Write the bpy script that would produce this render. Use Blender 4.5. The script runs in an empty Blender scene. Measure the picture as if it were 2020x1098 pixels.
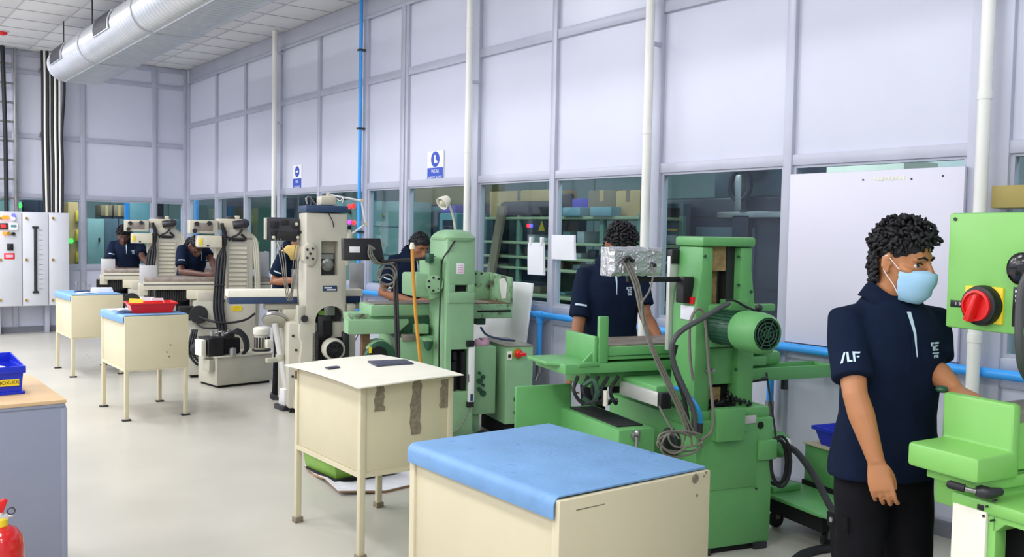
import bpy, bmesh, math, random
from mathutils import Vector, Matrix, Quaternion, noise as mnoise
random.seed(7)
SC = bpy.context.scene
COL = SC.collection
V = Vector
rad = math.radians

# ------------------------------------------------------------------ camera
CAM_H = 1.62
FPX, PITCH, YAW, ROLL = 1822.2, rad(2.768), rad(37.183), rad(1.091)
CP = V((0, 0, CAM_H))
FW = V((math.sin(YAW)*math.cos(PITCH), math.cos(YAW)*math.cos(PITCH), -math.sin(PITCH)))
_r0 = V((math.cos(YAW), -math.sin(YAW), 0)); _u0 = _r0.cross(FW)
RT = _r0*math.cos(ROLL) + _u0*math.sin(ROLL); UP = RT.cross(FW)
cd = bpy.data.cameras.new('camera'); cam = bpy.data.objects.new('camera', cd); COL.objects.link(cam)
cam.matrix_world = Matrix(((RT.x, UP.x, -FW.x, CP.x), (RT.y, UP.y, -FW.y, CP.y), (RT.z, UP.z, -FW.z, CP.z), (0, 0, 0, 1)))
cd.sensor_width = 36; cd.lens = FPX/2020*36; cd.clip_start = 0.05; cd.clip_end = 100
SC.camera = cam

# ------------------------------------------------------------------ exposure, world, room lamps
SC.view_settings.view_transform = 'Standard'
SC.view_settings.look = 'None'
SC.view_settings.gamma = 1.0
SC.view_settings.use_curve_mapping = False
SC.view_settings.exposure = 0.25
w = bpy.data.worlds.new('world'); SC.world = w; w.use_nodes = True
w.node_tree.nodes['Background'].inputs[0].default_value = (0.8, 0.87, 1, 1)
w.node_tree.nodes['Background'].inputs[1].default_value = 0.3

def area(name, loc, sx, sy, power, col=(1, .98, .96), rot=(0, 0, 0)):
    l = bpy.data.lights.new(name, 'AREA'); l.shape = 'RECTANGLE'; l.size = sx; l.size_y = sy
    l.energy = power; l.color = col
    o = bpy.data.objects.new(name, l); o.location = loc; o.rotation_euler = rot; COL.objects.link(o); return o
LP = 40
for lx in (-5.0, -2.4, 0.2, 3.0):
    for ly in (-3.5, -0.6, 2.2, 5.0, 7.6):
        area('ceiling_lamp', (lx, ly, 4.16), 0.6, 1.2, LP*(.62 if lx > 1 else 1), (0.98, 0.98, 1.0))
for lx in (-4.4, -1.7, 0.8):
    for ly in (9.6, 11.8, 14.0):
        area('ceiling_lamp', (lx, ly, 4.16), 0.6, 1.2, LP*1.5, (0.98, 0.98, 1.0))
# dimmer rooms behind the glass, lit by added unseen lights near the panes
for ly in (1.5, 4.5, 7.5, 10.5, 14.0):
    area('store_fill_light', (5.75, ly, 3.36), 0.3, 1.2, 26, (0.85, 1, 1))
for lx in (0.5, 4.0):
    area('back_fill_light', (lx, 16.0, 3.36), 1.2, 0.3, 60, (0.95, 1, 1))

# ------------------------------------------------------------------ helpers
def ray(u, v): return FW + RT*((u-1010)/FPX) - UP*((v-549)/FPX)
def on_z(u, v, z=0.0): d = ray(u, v); return CP + d*((z-CAM_H)/d.z)
def on_x(u, v, x): d = ray(u, v); return CP + d*(x/d.x)
def on_y(u, v, y): d = ray(u, v); return CP + d*(y/d.y)
def at_depth(u, v, t): return CP + ray(u, v)*t

class Frame:
    """local axes of a machine: x along its table, y away from its rear face, z up"""
    def __init__(s, O, rz): s.O = V((O[0], O[1], 0)); s.rz = rad(rz); s.R = Matrix.Rotation(-s.rz, 3, 'Z')
    def lo(s, P): return s.R @ (V(P)-s.O)
    def _p(s, u, v, i, val):
        o = s.lo(CP); d = s.R @ ray(u, v); return o + d*((val-o[i])/d[i])
    def q(s, u, v, d=0.0): return s._p(u, v, 1, d)
    def s(s, u, v, x=0.0): return s._p(u, v, 0, x)
    def t(s, u, v, z=0.0): return s._p(u, v, 2, z)

def lin(c):
    out = []
    for x in c:
        x /= 255.0; out.append(x/12.92 if x <= .04045 else ((x+.055)/1.055)**2.4)
    return out
MATS = {}
def mat(name, col, rough=.5, metal=0.0, var=.08, scale=5.0, bump=0.0, bscale=60.0, coat=0.0, emit=0.0, dirt=None, damt=.5, dscale=9.0, stretch=None, spec=.5):
    m = bpy.data.materials.new(name); m.use_nodes = True; nt = m.node_tree; N = nt.nodes; L = nt.links
    b = N['Principled BSDF']; c = lin(col)
    b.inputs['Roughness'].default_value = rough; b.inputs['Metallic'].default_value = metal
    b.inputs['Coat Weight'].default_value = coat; b.inputs['Specular IOR Level'].default_value = spec
    tc = N.new('ShaderNodeTexCoord'); src = tc.outputs['Object']
    if stretch:
        mp = N.new('ShaderNodeMapping'); mp.inputs['Scale'].default_value = stretch; L.new(src, mp.inputs[0]); src = mp.outputs[0]
    n = N.new('ShaderNodeTexNoise'); n.inputs['Scale'].default_value = scale; n.inputs['Detail'].default_value = 5; L.new(src, n.inputs['Vector'])
    r = N.new('ShaderNodeValToRGB'); L.new(n.outputs['Fac'], r.inputs[0])
    r.color_ramp.elements[0].position = .3; r.color_ramp.elements[1].position = .7
    r.color_ramp.elements[0].color = [x*(1-var) for x in c]+[1]; r.color_ramp.elements[1].color = [min(1, x*(1+var)) for x in c]+[1]
    out = r.outputs[0]
    if dirt:
        n2 = N.new('ShaderNodeTexNoise'); n2.inputs['Scale'].default_value = dscale; n2.inputs['Detail'].default_value = 8; n2.inputs['Roughness'].default_value = .7; L.new(src, n2.inputs['Vector'])
        r2 = N.new('ShaderNodeValToRGB'); L.new(n2.outputs['Fac'], r2.inputs[0]); r2.color_ramp.elements[0].position = damt; r2.color_ramp.elements[1].position = damt+.12
        mx = N.new('ShaderNodeMixRGB'); L.new(r2.outputs[0], mx.inputs[0]); L.new(out, mx.inputs[1]); mx.inputs[2].default_value = lin(dirt)+[1]; out = mx.outputs[0]
    L.new(out, b.inputs['Base Color'])
    if bump:
        n3 = N.new('ShaderNodeTexNoise'); n3.inputs['Scale'].default_value = bscale; n3.inputs['Detail'].default_value = 3; L.new(src, n3.inputs['Vector'])
        bp = N.new('ShaderNodeBump'); bp.inputs['Strength'].default_value = bump; bp.inputs['Distance'].default_value = .01; L.new(n3.outputs['Fac'], bp.inputs['Height']); L.new(bp.outputs[0], b.inputs['Normal'])
    if emit:
        b.inputs['Emission Color'].default_value = c+[1]; b.inputs['Emission Strength'].default_value = emit
    MATS[name] = m; return m

class B:
    """collects shapes, then links them as ONE mesh object"""
    def __init__(s): s.bm = bmesh.new()
    def hexa(s, p):  # 0-3 bottom ring, 4-7 top ring
        v = [s.bm.verts.new(x) for x in p]
        for f in ((0, 3, 2, 1), (4, 5, 6, 7), (0, 1, 5, 4), (1, 2, 6, 5), (2, 3, 7, 6), (3, 0, 4, 7)): s.bm.faces.new([v[i] for i in f])
        return s
    def box(s, x0, x1, y0, y1, z0, z1):
        x0, x1 = min(x0, x1), max(x0, x1); y0, y1 = min(y0, y1), max(y0, y1); z0, z1 = min(z0, z1), max(z0, z1)
        return s.hexa([(x0, y0, z0), (x1, y0, z0), (x1, y1, z0), (x0, y1, z0), (x0, y0, z1), (x1, y0, z1), (x1, y1, z1), (x0, y1, z1)])
    def prism(s, poly, vec):
        vec = V(vec); P = [V(p) for p in poly]
        a = [s.bm.verts.new(p) for p in P]; b = [s.bm.verts.new(p+vec) for p in P]; n = len(a)
        s.bm.faces.new(a[::-1]); s.bm.faces.new(b)
        for i in range(n): s.bm.faces.new((a[i], a[(i+1) % n], b[(i+1) % n], b[i]))
        return s
    def loft(s, rings, cap=True):
        rv = [[s.bm.verts.new(p) for p in r] for r in rings]; n = len(rv[0])
        for a, b in zip(rv, rv[1:]):
            for i in range(n): s.bm.faces.new((a[i], a[(i+1) % n], b[(i+1) % n], b[i]))
        if cap: s.bm.faces.new(rv[0][::-1]); s.bm.faces.new(rv[-1])
        return s
    def cyl(s, a, b, r, r2=None, n=16): return s.rings([a, b], [r, r if r2 is None else r2], n)
    def rings(s, pts, rs, n=10, ref=None):
        """tube of varying radius along pts (a radius may be a pair)"""
        P = [V(p) for p in pts]; R = []
        t0 = (P[1]-P[0]).normalized(); ref = V(ref) if ref else (V((0, 0, 1)) if abs(t0.z) < .9 else V((0, 1, 0)))
        u = (ref - t0*ref.dot(t0)).normalized()
        for i, p in enumerate(P):
            t = ((P[min(i+1, len(P)-1)]-P[i]).normalized() + (P[i]-P[max(i-1, 0)]).normalized())
            t = t.normalized() if t.length > 1e-6 else t0
            u = (u - t*u.dot(t)).normalized(); w_ = t.cross(u)
            ra, rb = rs[i] if isinstance(rs[i], (tuple, list)) else (rs[i], rs[i])
            R.append([p + u*(ra*math.cos(k*2*math.pi/n)) + w_*(rb*math.sin(k*2*math.pi/n)) for k in range(n)])
        return s.loft(R)
    def tube(s, pts, r, n=8, seg=6, curve=True):
        P = [V(p) for p in pts]
        if curve and len(P) > 2: P = spline(P, seg)
        return s.rings(P, [r]*len(P), n)
    def ball(s, c, r, n=12, m=8, M=None):
        rx, ry, rz = r if isinstance(r, (tuple, list)) else (r, r, r); R = []
        for j in range(m+1):
            th = math.pi*(j+.03*(j == 0)-.03*(j == m))/m if j in (0, m) else math.pi*j/m
            R.append([V((rx*math.sin(th)*math.cos(k*2*math.pi/n), ry*math.sin(th)*math.sin(k*2*math.pi/n), -rz*math.cos(th))) for k in range(n)])
        if M: R = [[M @ p for p in r_] for r_ in R]
        return s.loft([[p+V(c) for p in r_] for r_ in R])
    def lathe(s, prof, o, ax=(0, 0, 1), n=24):
        ax = V(ax).normalized(); h = V((1, 0, 0)) if abs(ax.x) < .9 else V((0, 1, 0)); a = (h-ax*h.dot(ax)).normalized(); b = ax.cross(a)
        return s.loft([[V(o)+ax*z+a*(r*math.cos(k*2*math.pi/n))+b*(r*math.sin(k*2*math.pi/n)) for k in range(n)] for r, z in prof])
    def mesh(s, name, bev=0.0, bseg=2, sharp=35.0, smooth=True):
        bm = s.bm
        bmesh.ops.recalc_face_normals(bm, faces=bm.faces)
        if bev:
            es = [e for e in bm.edges if len(e.link_faces) == 2 and e.calc_face_angle(0) > rad(30)]
            bmesh.ops.bevel(bm, geom=es, offset=bev, segments=bseg, affect='EDGES', profile=.5, clamp_overlap=True)
        for f in bm.faces: f.smooth = smooth
        for e in bm.edges: e.smooth = not (len(e.link_faces) == 2 and e.calc_face_angle(0) > rad(sharp))
        me = bpy.data.meshes.new(name); bm.to_mesh(me); bm.free(); return me
    def obj(s, name, m, parent=None, bev=0.0, **k):
        me = s.mesh(name, bev, **k); return link(name, me, m, parent)

def link(name, me, m, parent=None):
    o = bpy.data.objects.new(name, me)
    if m and not me.materials: me.materials.append(MATS[m] if isinstance(m, str) else m)
    COL.objects.link(o)
    if parent: o.parent = parent
    return o
def spline(P, seg=6):
    Q = [P[0]*2-P[1]]+list(P)+[P[-1]*2-P[-2]]; out = []
    for i in range(1, len(Q)-2):
        for k in range(seg):
            t = k/seg; a, b, c, d = Q[i-1], Q[i], Q[i+1], Q[i+2]
            out.append(.5*((2*b)+(c-a)*t+(2*a-5*b+4*c-d)*t*t+(3*b-a-3*c+d)*t**3))
    out.append(P[-1]); return out
def tag(o, label, cat, group=None, kind=None):
    o['label'] = label; o['category'] = cat
    if group: o['group'] = group
    if kind: o['kind'] = kind
    return o
def thing(name, label, cat, loc=(0, 0, 0), rz=0.0, group=None):
    o = bpy.data.objects.new(name, None); o.empty_display_size = .1; COL.objects.link(o)
    o.location = (loc[0], loc[1], loc[2] if len(loc) > 2 else 0); o.rotation_euler = (0, 0, rad(rz)); return tag(o, label, cat, group)
def struct(name, parent=None):
    o = bpy.data.objects.new(name, None); COL.objects.link(o); o['kind'] = 'structure'
    if parent: o.parent = parent
    return o
def box(name, m, x0, x1, y0, y1, z0, z1, parent=None, bev=0.0): return B().box(x0, x1, y0, y1, z0, z1).obj(name, m, parent, bev)
def copy_tree(o, parent=None):
    c = o.copy(); COL.objects.link(c)
    if parent: c.parent = parent
    for ch in list(o.children): copy_tree(ch, c)
    return c
def bake(o):
    """replace an object's mesh by the result of its modifiers"""
    dg = bpy.context.evaluated_depsgraph_get(); me = bpy.data.meshes.new_from_object(o.evaluated_get(dg))
    o.modifiers.clear(); o.data = me
    for p in me.polygons: p.use_smooth = True
    return o
def text(name, s, size, m, M, parent=None, depth=.0006, align='CENTER'):
    c = bpy.data.curves.new(name, 'FONT'); c.body = s; c.size = size; c.align_x = align; c.align_y = 'CENTER'; c.extrude = depth
    o = bpy.data.objects.new(name, c); COL.objects.link(o); bpy.context.view_layer.update()
    dg = bpy.context.evaluated_depsgraph_get(); me = bpy.data.meshes.new_from_object(o.evaluated_get(dg)); bpy.data.objects.remove(o)
    me.transform(M); return link(name, me, m, parent)
def axes(o, x, y):
    x = V(x).normalized(); y = V(y).normalized(); z = x.cross(y)
    return Matrix(((x.x, y.x, z.x, o[0]), (x.y, y.y, z.y, o[1]), (x.z, y.z, z.z, o[2]), (0, 0, 0, 1)))

# ------------------------------------------------------------------ materials
mat('wall_panel', (210, 213, 229), .28, var=.02, scale=1.5, spec=.5)
mat('alu', (188, 191, 206), .4, .12, var=.05, scale=3)
mat('ceiling_tile', (222, 222, 224), .8, var=.03, scale=3, bump=.25, bscale=120)
mat('tbar', (188, 188, 194), .6)
mat('skirting', (120, 124, 134), .5)
mat('white_pipe', (238, 238, 232), .3, var=.02)
mat('blue_pipe', (60, 165, 250), .3, var=.05)
mat('duct', (205, 208, 212), .3, .55, var=.06, scale=4)
mat('duct_band', (190, 193, 198), .35, .55, var=.06)
mat('dark_grille', (60, 62, 70), .5, var=.1)
mat('steel', (165, 165, 165), .3, .8, var=.1, scale=8)
mat('steel_bright', (214, 214, 212), .35, .4, var=.06, scale=8)
mat('guard_grey', (190, 190, 192), .4, .3, var=.06)
mat('dark_steel', (70, 70, 74), .4, .7, var=.15)
mat('iron_rust', (112, 84, 62), .7, .2, var=.3, scale=18)
mat('rust_tan', (168, 140, 95), .8, var=.3, scale=30, bump=.5)
mat('black', (22, 22, 26), .45, var=.2)
mat('black_gloss', (16, 17, 20), .15, var=.1)
mat('rubber', (30, 31, 35), .6, var=.15)
mat('black_and_shade', (10, 11, 14), .8)  # flat black for black parts and for shade put into gaps and recesses
mat('lime', (134, 200, 104), .38, var=.05, scale=3, dirt=(90, 120, 60), damt=.72, dscale=6)
mat('green', (104, 172, 104), .4, var=.08, scale=4, dirt=(62, 96, 56), damt=.68, dscale=5)
mat('green_dark', (38, 82, 60), .4, var=.15)
mat('green_pale', (140, 183, 140), .42, var=.08, scale=4, dirt=(95, 105, 80), damt=.68, dscale=6)
mat('green_rail', (98, 175, 98), .4, var=.08)
mat('worn_green', (140, 183, 140), .5, var=.1, dirt=(70, 52, 48), damt=.5, dscale=7)
mat('worn_white', (225, 225, 222), .5, var=.1)
mat('tray_steel', (150, 140, 132), .45, .5, var=.25, scale=14)
mat('cream', (212, 203, 172), .48, var=.035, scale=3, dirt=(150, 140, 108), damt=.74, dscale=7)
mat('cream_white', (240, 237, 222), .5, var=.03, scale=4)
mat('ivory', (208, 203, 182), .45, var=.06, scale=4, dirt=(120, 112, 90), damt=.72)
mat('machine_grey', (180, 178, 163), .45, var=.07, scale=5, dirt=(120, 115, 100), damt=.7)
mat('machine_light', (194, 190, 174), .42, var=.06, scale=4, dirt=(130, 122, 104), damt=.7)
mat('dark_navy_band', (38, 62, 98), .4, var=.1)
mat('blue_mat', (116, 160, 208), .6, var=.10, scale=7, dirt=(84, 130, 186), damt=.60, dscale=14, bump=.15)
mat('blue_bin', (28, 50, 200), .35, var=.06)
mat('red', (222, 30, 30), .3, var=.06)
mat('red_ext', (205, 22, 22), .18, var=.04, coat=.6)
mat('yellow', (240, 212, 40), .4, var=.05)
mat('gold', (200, 165, 70), .3, .7)
mat('white', (238, 238, 240), .5, var=.03)
mat('paper', (236, 238, 246), .7, var=.03)
mat('whiteboard', (222, 220, 236), .35, var=.012, scale=2, dirt=(215, 213, 225), damt=.78, dscale=3)
mat('pink', (225, 175, 200), .6)
mat('foil', (205, 207, 210), .28, .7, var=.2, scale=14, bump=1.0, bscale=40)
mat('slate', (70, 74, 92), .6, var=.25, scale=30)
mat('brown_tape', (135, 125, 105), .75, var=.3, scale=50)
mat('wood_top', (214, 182, 140), .5, var=.08, scale=4, stretch=(1, 12, 1))
mat('grey_blue', (146, 153, 172), .4, var=.025, scale=3)
mat('switchgear', (212, 214, 222), .4, var=.02)
mat('white_tape', (228, 230, 236), .4)
mat('cable_grey', (125, 122, 112), .55, var=.1)
mat('conduit_grey', (78, 80, 82), .5, var=.1)
mat('orange_hose', (214, 150, 52), .4, var=.08)
mat('cyan_hose', (40, 150, 225), .35)
mat('foam', (222, 222, 230), .8, var=.06, scale=10)
mat('card_edge', (170, 130, 95), .8)
mat('olive_green', (120, 165, 60), .4, var=.08)
mat('swarf', (40, 40, 42), .4, .5, var=.5, scale=60)
mat('led_orange', (255, 120, 30), .3, emit=1.5); mat('led_red', (255, 40, 40), .3, emit=1.5)
mat('led_blue', (90, 90, 255), .3, emit=1.5); mat('led_green', (60, 230, 80), .3, emit=1.5); mat('led_pink', (255, 60, 200), .3, emit=1.5)
mat('skin', (150, 98, 66), .5, var=.06, scale=8)
mat('skin_light', (188, 128, 86), .5, var=.06, scale=8)
mat('skin_dark', (92, 60, 48), .5, var=.06, scale=8)
mat('hair', (15, 14, 21), .6, var=.3, scale=30, bump=.4, bscale=90)
mat('navy', (17, 29, 52), .9, var=.12, scale=9, bump=.25, bscale=14, spec=.15)
mat('navy_trim', (200, 225, 238), .7)
mat('trousers', (19, 19, 24), .9, var=.2, scale=9, bump=.4, bscale=12, spec=.2)
mat('eye_white', (215, 210, 205), .3); mat('eye_dark', (25, 18, 16), .2)
mat('mask', (165, 210, 242), .75, var=.03, scale=20)
mat('emblem', (205, 228, 240), .6)
mat('lips', (120, 68, 58), .5)
mat('teal_cab', (128, 160, 156), .4, var=.06)
mat('rack_green', (88, 120, 105), .5, var=.1)
mat('rack_shelf', (150, 165, 130), .5, var=.1)
mat('carton', (176, 148, 100), .75, var=.08, scale=4)
mat('carton_dark', (118, 104, 82), .75, var=.1)
mat('carton_olive', (168, 152, 90), .75, var=.05)
mat('teal_box', (96, 140, 150), .5, var=.06)
mat('purple_bin', (60, 50, 160), .4)
mat('navy_machine', (22, 33, 52), .35, var=.1)
mat('slate_machine', (70, 88, 100), .4, var=.1)
mat('store_wall', (178, 200, 198), .6, var=.03)
mat('store_floor', (110, 125, 122), .4, var=.05)
mat('yellow_bin', (220, 190, 50), .4)
mat('cloth_yellow', (222, 190, 110), .8, var=.15, scale=20)
mat('sign_blue', (45, 80, 190), .5, var=.02)

def glass_mat():
    m = bpy.data.materials.new('window_glass'); m.use_nodes = True; nt = m.node_tree; N = nt.nodes; L = nt.links; N.remove(N['Principled BSDF'])
    t = N.new('ShaderNodeBsdfTransparent'); t.inputs[0].default_value = (.88, .96, .97, 1)
    g = N.new('ShaderNodeBsdfGlossy'); g.inputs['Roughness'].default_value = .02; g.inputs[0].default_value = (.9, .95, 1, 1)
    f = N.new('ShaderNodeFresnel'); f.inputs[0].default_value = 1.45
    mx = N.new('ShaderNodeMixShader'); ge = N.new('ShaderNodeNewGeometry'); mu = N.new('ShaderNodeMath'); mu.operation = 'SUBTRACT'; mu.use_clamp = True; L.new(f.outputs[0], mu.inputs[0]); L.new(ge.outputs['Backfacing'], mu.inputs[1]); L.new(mu.outputs[0], mx.inputs[0]); L.new(t.outputs[0], mx.inputs[1]); L.new(g.outputs[0], mx.inputs[2]); L.new(mx.outputs[0], N['Material Output'].inputs[0])
    MATS['glass'] = m
glass_mat()
def floor_mat():
    m = mat('epoxy_floor', (193, 190, 180), .22, var=.08, scale=1.1, spec=.5)
    nt = m.node_tree; N = nt.nodes; L = nt.links; b = N['Principled BSDF']
    n = N.new('ShaderNodeTexNoise'); n.inputs['Scale'].default_value = 1.7; n.inputs['Detail'].default_value = 6
    tc = N.new('ShaderNodeTexCoord'); mp = N.new('ShaderNodeMapping'); mp.inputs['Rotation'].default_value = (0, 0, .6); mp.inputs['Scale'].default_value = (1, .35, 1); L.new(tc.outputs['Object'], mp.inputs[0]); L.new(mp.outputs[0], n.inputs['Vector'])
    mr = N.new('ShaderNodeMapRange'); mr.inputs['To Min'].default_value = .24; mr.inputs['To Max'].default_value = .36; L.new(n.outputs['Fac'], mr.inputs[0]); L.new(mr.outputs[0], b.inputs['Roughness'])
floor_mat()
# ------------------------------------------------------------------ room shell
XW, YB, HC = 5.0, 15.5, 4.2
X0, Y0 = -7.0, -5.5
fl = box('floor', 'epoxy_floor', X0, XW+.05, Y0, YB+.05, -.1, 0); fl['kind'] = 'structure'
o = box('wall_left', 'wall_panel', X0-.1, X0, Y0, YB, 0, HC); o['kind'] = 'structure'
o = box('wall_rear', 'wall_panel', X0, XW, Y0-.1, Y0, 0, HC); o['kind'] = 'structure'
# ceiling: slab with grid bars, and the tiles of the part that shows
ce = struct('ceiling')
box('slab', 'ceiling_tile', X0, XW+.1, Y0, 8.98, HC, HC+.1, ce)
box('backing', 'tbar', X0, XW+.1, 8.98, YB+.1, HC+.03, HC+.1, ce)
TS = .6
tile = B().box(.003, TS-.003, .003, TS-.003, 0, .02).mesh('tile', .003)
tile.materials.append(MATS['ceiling_tile'])
bar = B()
for i in range(11):
    for j in range(11):
        x, y = 4.99-TS*(i+1), 8.98+TS*j
        t = link('tile', tile, None, ce); t.location = (x, y, HC+.004)
for i in range(12): bar.box(4.99-TS*i-.007, 4.99-TS*i+.007, 8.98, YB, HC-.002, HC+.02)
for j in range(12): bar.box(4.99-TS*11, 4.99, 8.98+TS*j-.007, 8.98+TS*j+.007, HC-.0025, HC+.02)
bar.obj('grid_bar', 'tbar', ce)
box('filler', 'ceiling_tile', X0, 4.99-TS*11, 8.98, YB, HC, HC+.03, ce)

# right-hand partition: aluminium grid, white infill panels, glazed band
wr = struct('wall_right')
MY = [15.44, 14.12, 12.93, 11.71, 10.51, 9.31, 8.46, 7.15, 6.01, 4.82, 3.66, 2.40, 1.10, -.1, -1.3, -2.5, -3.7, -5.4]
MWID = {8.46: .15, 11.71: .10, 9.31: .10, 7.15: .10, 4.82: .09, 2.40: .22}
for y in MY:
    w_ = MWID.get(y, .065)
    box('mullion', 'alu', 4.955, 5.05, y-w_/2, y+w_/2, 0, 3.99, wr, .006)
box('double_mullion_cap', 'alu', 4.94, 4.956, 8.43, 8.49, 0, 3.99, wr, .004)
def rail(z0, z1, nm='rail', x=4.965): box(nm, 'alu', x, 5.045, Y0, 15.44, z0, z1, wr, .005)
rail(3.99, 4.2, 'head_beam'); rail(3.245, 3.325); rail(2.085, 2.155); rail(.955, 1.02, 'sill_rail'); rail(0, .10, 'kick_rail'); rail(.86, .90, 'apron_rail', 4.975)
box('head_lip', 'alu', 4.945, 4.97, Y0, 15.44, 3.965, 4.0, wr, .004)
nw = 0
for a, b in zip(MY[1:], MY[:-1]):
    lo_, hi_ = a+MWID.get(a, .065)/2, b-MWID.get(b, .065)/2
    for z0, z1 in ((3.325, 3.985), (2.155, 3.245), (.10, .955)):
        box('panel', 'wall_panel', 4.99, 5.02, lo_, hi_, z0, z1, wr)
    nw += 1
    wn = struct('window_%d' % nw)
    f = B()
    f.box(4.98, 5.03, lo_, lo_+.022, 1.02, 2.085).box(4.98, 5.03, hi_-.022, hi_, 1.02, 2.085)
    f.box(4.98, 5.03, lo_+.022, hi_-.022, 1.02, 1.04).box(4.98, 5.03, lo_+.022, hi_-.022, 2.07, 2.085)
    f.obj('window_frame', 'alu', wn)
    box('pane', 'glass', 5.004, 5.010, lo_+.022, hi_-.022, 1.04, 2.07, wn)

# back partition
wb = struct('wall_back')
MX = [4.93, 4.43, 3.36, 2.42, 1.3, .2, -1, -2.2, -3.4, -4.6, -5.8, -6.97]
for x in MX: box('mullion', 'alu', x-.035, x+.035, YB-.04, YB+.05, 0, HC, wb, .006)
def railb(z0, z1, nm='rail'): box(nm, 'alu', X0, 4.93, YB-.03, YB+.045, z0, z1, wb, .005)
railb(3.855, 3.92); railb(2.91, 2.98); railb(2.02, 2.09); railb(.93, 1.0, 'sill_rail'); railb(0, .09, 'kick_rail'); railb(4.12, 4.2, 'head_beam')
for b, a in zip(MX[:-1], MX[1:]):
    lo_, hi_ = a+.035, b-.035
    for z0, z1 in ((3.92, 4.12), (2.98, 3.855), (2.09, 2.91), (.09, .93)):
        box('panel', 'wall_panel', lo_, hi_, YB, YB+.03, z0, z1, wb)
    nw += 1
    wn = struct('window_%d' % nw)
    f = B()
    f.box(lo_, lo_+.02, YB-.015, YB+.03, 1.0, 2.02).box(hi_-.02, hi_, YB-.015, YB+.03, 1.0, 2.02)
    f.box(lo_+.02, hi_-.02, YB-.015, YB+.03, 1.0, 1.02).box(lo_+.02, hi_-.02, YB-.015, YB+.03, 2.0, 2.02)
    f.obj('window_frame', 'alu', wn)
    box('pane', 'glass', lo_+.02, hi_-.02, YB+.004, YB+.010, 1.02, 2.0, wn)
box('baseboard_back', 'skirting', X0, 4.93, YB-.06, YB-.03, 0, .085)['kind'] = 'structure'
box('baseboard_right', 'skirting', 4.94, 4.965, Y0, 15.44, 0, .085)['kind'] = 'structure'

# store room behind the right partition, machine room behind the back one
def shell(name, kind_mat, *a): o = box(name, kind_mat, *a); o['kind'] = 'structure'; return o
shell('floor_store', 'store_floor', 5.06, 10.6, Y0, 21.2, -.1, 0)
shell('floor_back', 'store_floor', X0, 5.05, YB+.06, 21.2, -.1, 0)
shell('ceiling_store', 'store_wall', 5.11, 10.6, Y0, 21.2, 3.4, 3.5)
shell('ceiling_back', 'store_wall', X0, 5.05, YB+.11, 21.2, 3.4, 3.5)
ws = struct('wall_store')
for k in range(22): box('panel', 'store_wall', 9.6, 9.7, -5+k*1.2+.012, -5+(k+1)*1.2-.012, 0, 3.4, ws)
box('backing', 'tbar', 9.66, 9.75, -5, 21.2, 0, 3.4, ws)
wm = struct('wall_far')
for k in range(14): box('panel', 'store_wall', -7+k*1.2+.012, -7+(k+1)*1.2-.012, 20.6, 20.7, 0, 3.4, wm)
box('backing', 'tbar', -7, 9.7, 20.66, 20.75, 0, 3.4, wm)

# ------------------------------------------------------------------ services on the walls
def pipe(name, label, pts, r, m, cat='pipe', clips=(), parent=None):
    t = thing(name, label, cat)
    B().tube(pts, r, 12, curve=False).obj('tube', m, t)
    for c in clips: c.obj('clip', 'steel', t) if isinstance(c, B) else None
    return t
for u_, lab in ((541, 'white vertical conduit pipe on the wall beside the far safety sign'), (923, 'white vertical conduit pipe on the wall behind the pale green grinder'),
               (1276, 'white vertical conduit pipe on the wall behind the wrapped readout'), (1938, 'thick white vertical conduit pipe between the whiteboard and lime control box')):
    t = thing('conduit_pipe', lab, 'pipe', (4.845, on_x(u_, 300, 4.845).y, 0), 0, 'white conduit pipes down the right wall')
    B().cyl((0, 0, 0), (0, 0, 4.2), .033, n=16).obj('tube', 'white_pipe', t)
    for z in (2.36, 1.1, 3.5): B().cyl((0, 0, z), (0, 0, z+.045), .0365, n=16).obj('coupling', 'white_pipe', t)
    for z in (.6, 3.0, 3.9): B().box(0, .11, -.012, .012, z, z+.03).obj('bracket', 'alu', t)
t = thing('air_line', 'bright blue compressed air pipe running down the wall from the ceiling', 'pipe')
B().tube([(4.905, 9.33, 4.2), (4.905, 9.33, .97)], .02, 12, curve=False).obj('tube', 'blue_pipe', t)
for z in (3.62, 2.75, 1.6): B().box(4.875, 4.954, 9.30, 9.36, z, z+.02).obj('clip', 'dark_steel', t)
t = thing('air_main', 'bright blue air pipe running along the wall under the windows', 'pipe')
B().tube([(4.90, -2, .94), (4.90, 15.3, .94)], .027, 12, curve=False).obj('tube', 'blue_pipe', t)
for y in (13.6, 9.33, 6.06, 3.69, 1.9):
    dr = B().cyl((4.90, y, .94), (4.90, y, .55 if y != 3.69 else .47), .023)
    dr.cyl((4.90, y-.05, .94), (4.90, y+.05, .94), .034).cyl((4.90, y, .94), (4.90, y, .87), .032)
    d = dr.obj('drop_pipe', 'blue_pipe', t)
    B().cyl((4.90, y, .58), (4.90, y, .45), .028).cyl((4.90, y, .45), (4.865, y, .38), .014).obj('valve', 'steel', d)
for y in (12.4, 10.2, 8, 7.0, 5.2, 4.4, 2.9, 2.0): B().box(4.885, 4.954, y-.01, y+.01, .905, .975).obj('clip', 'steel', t)

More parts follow.
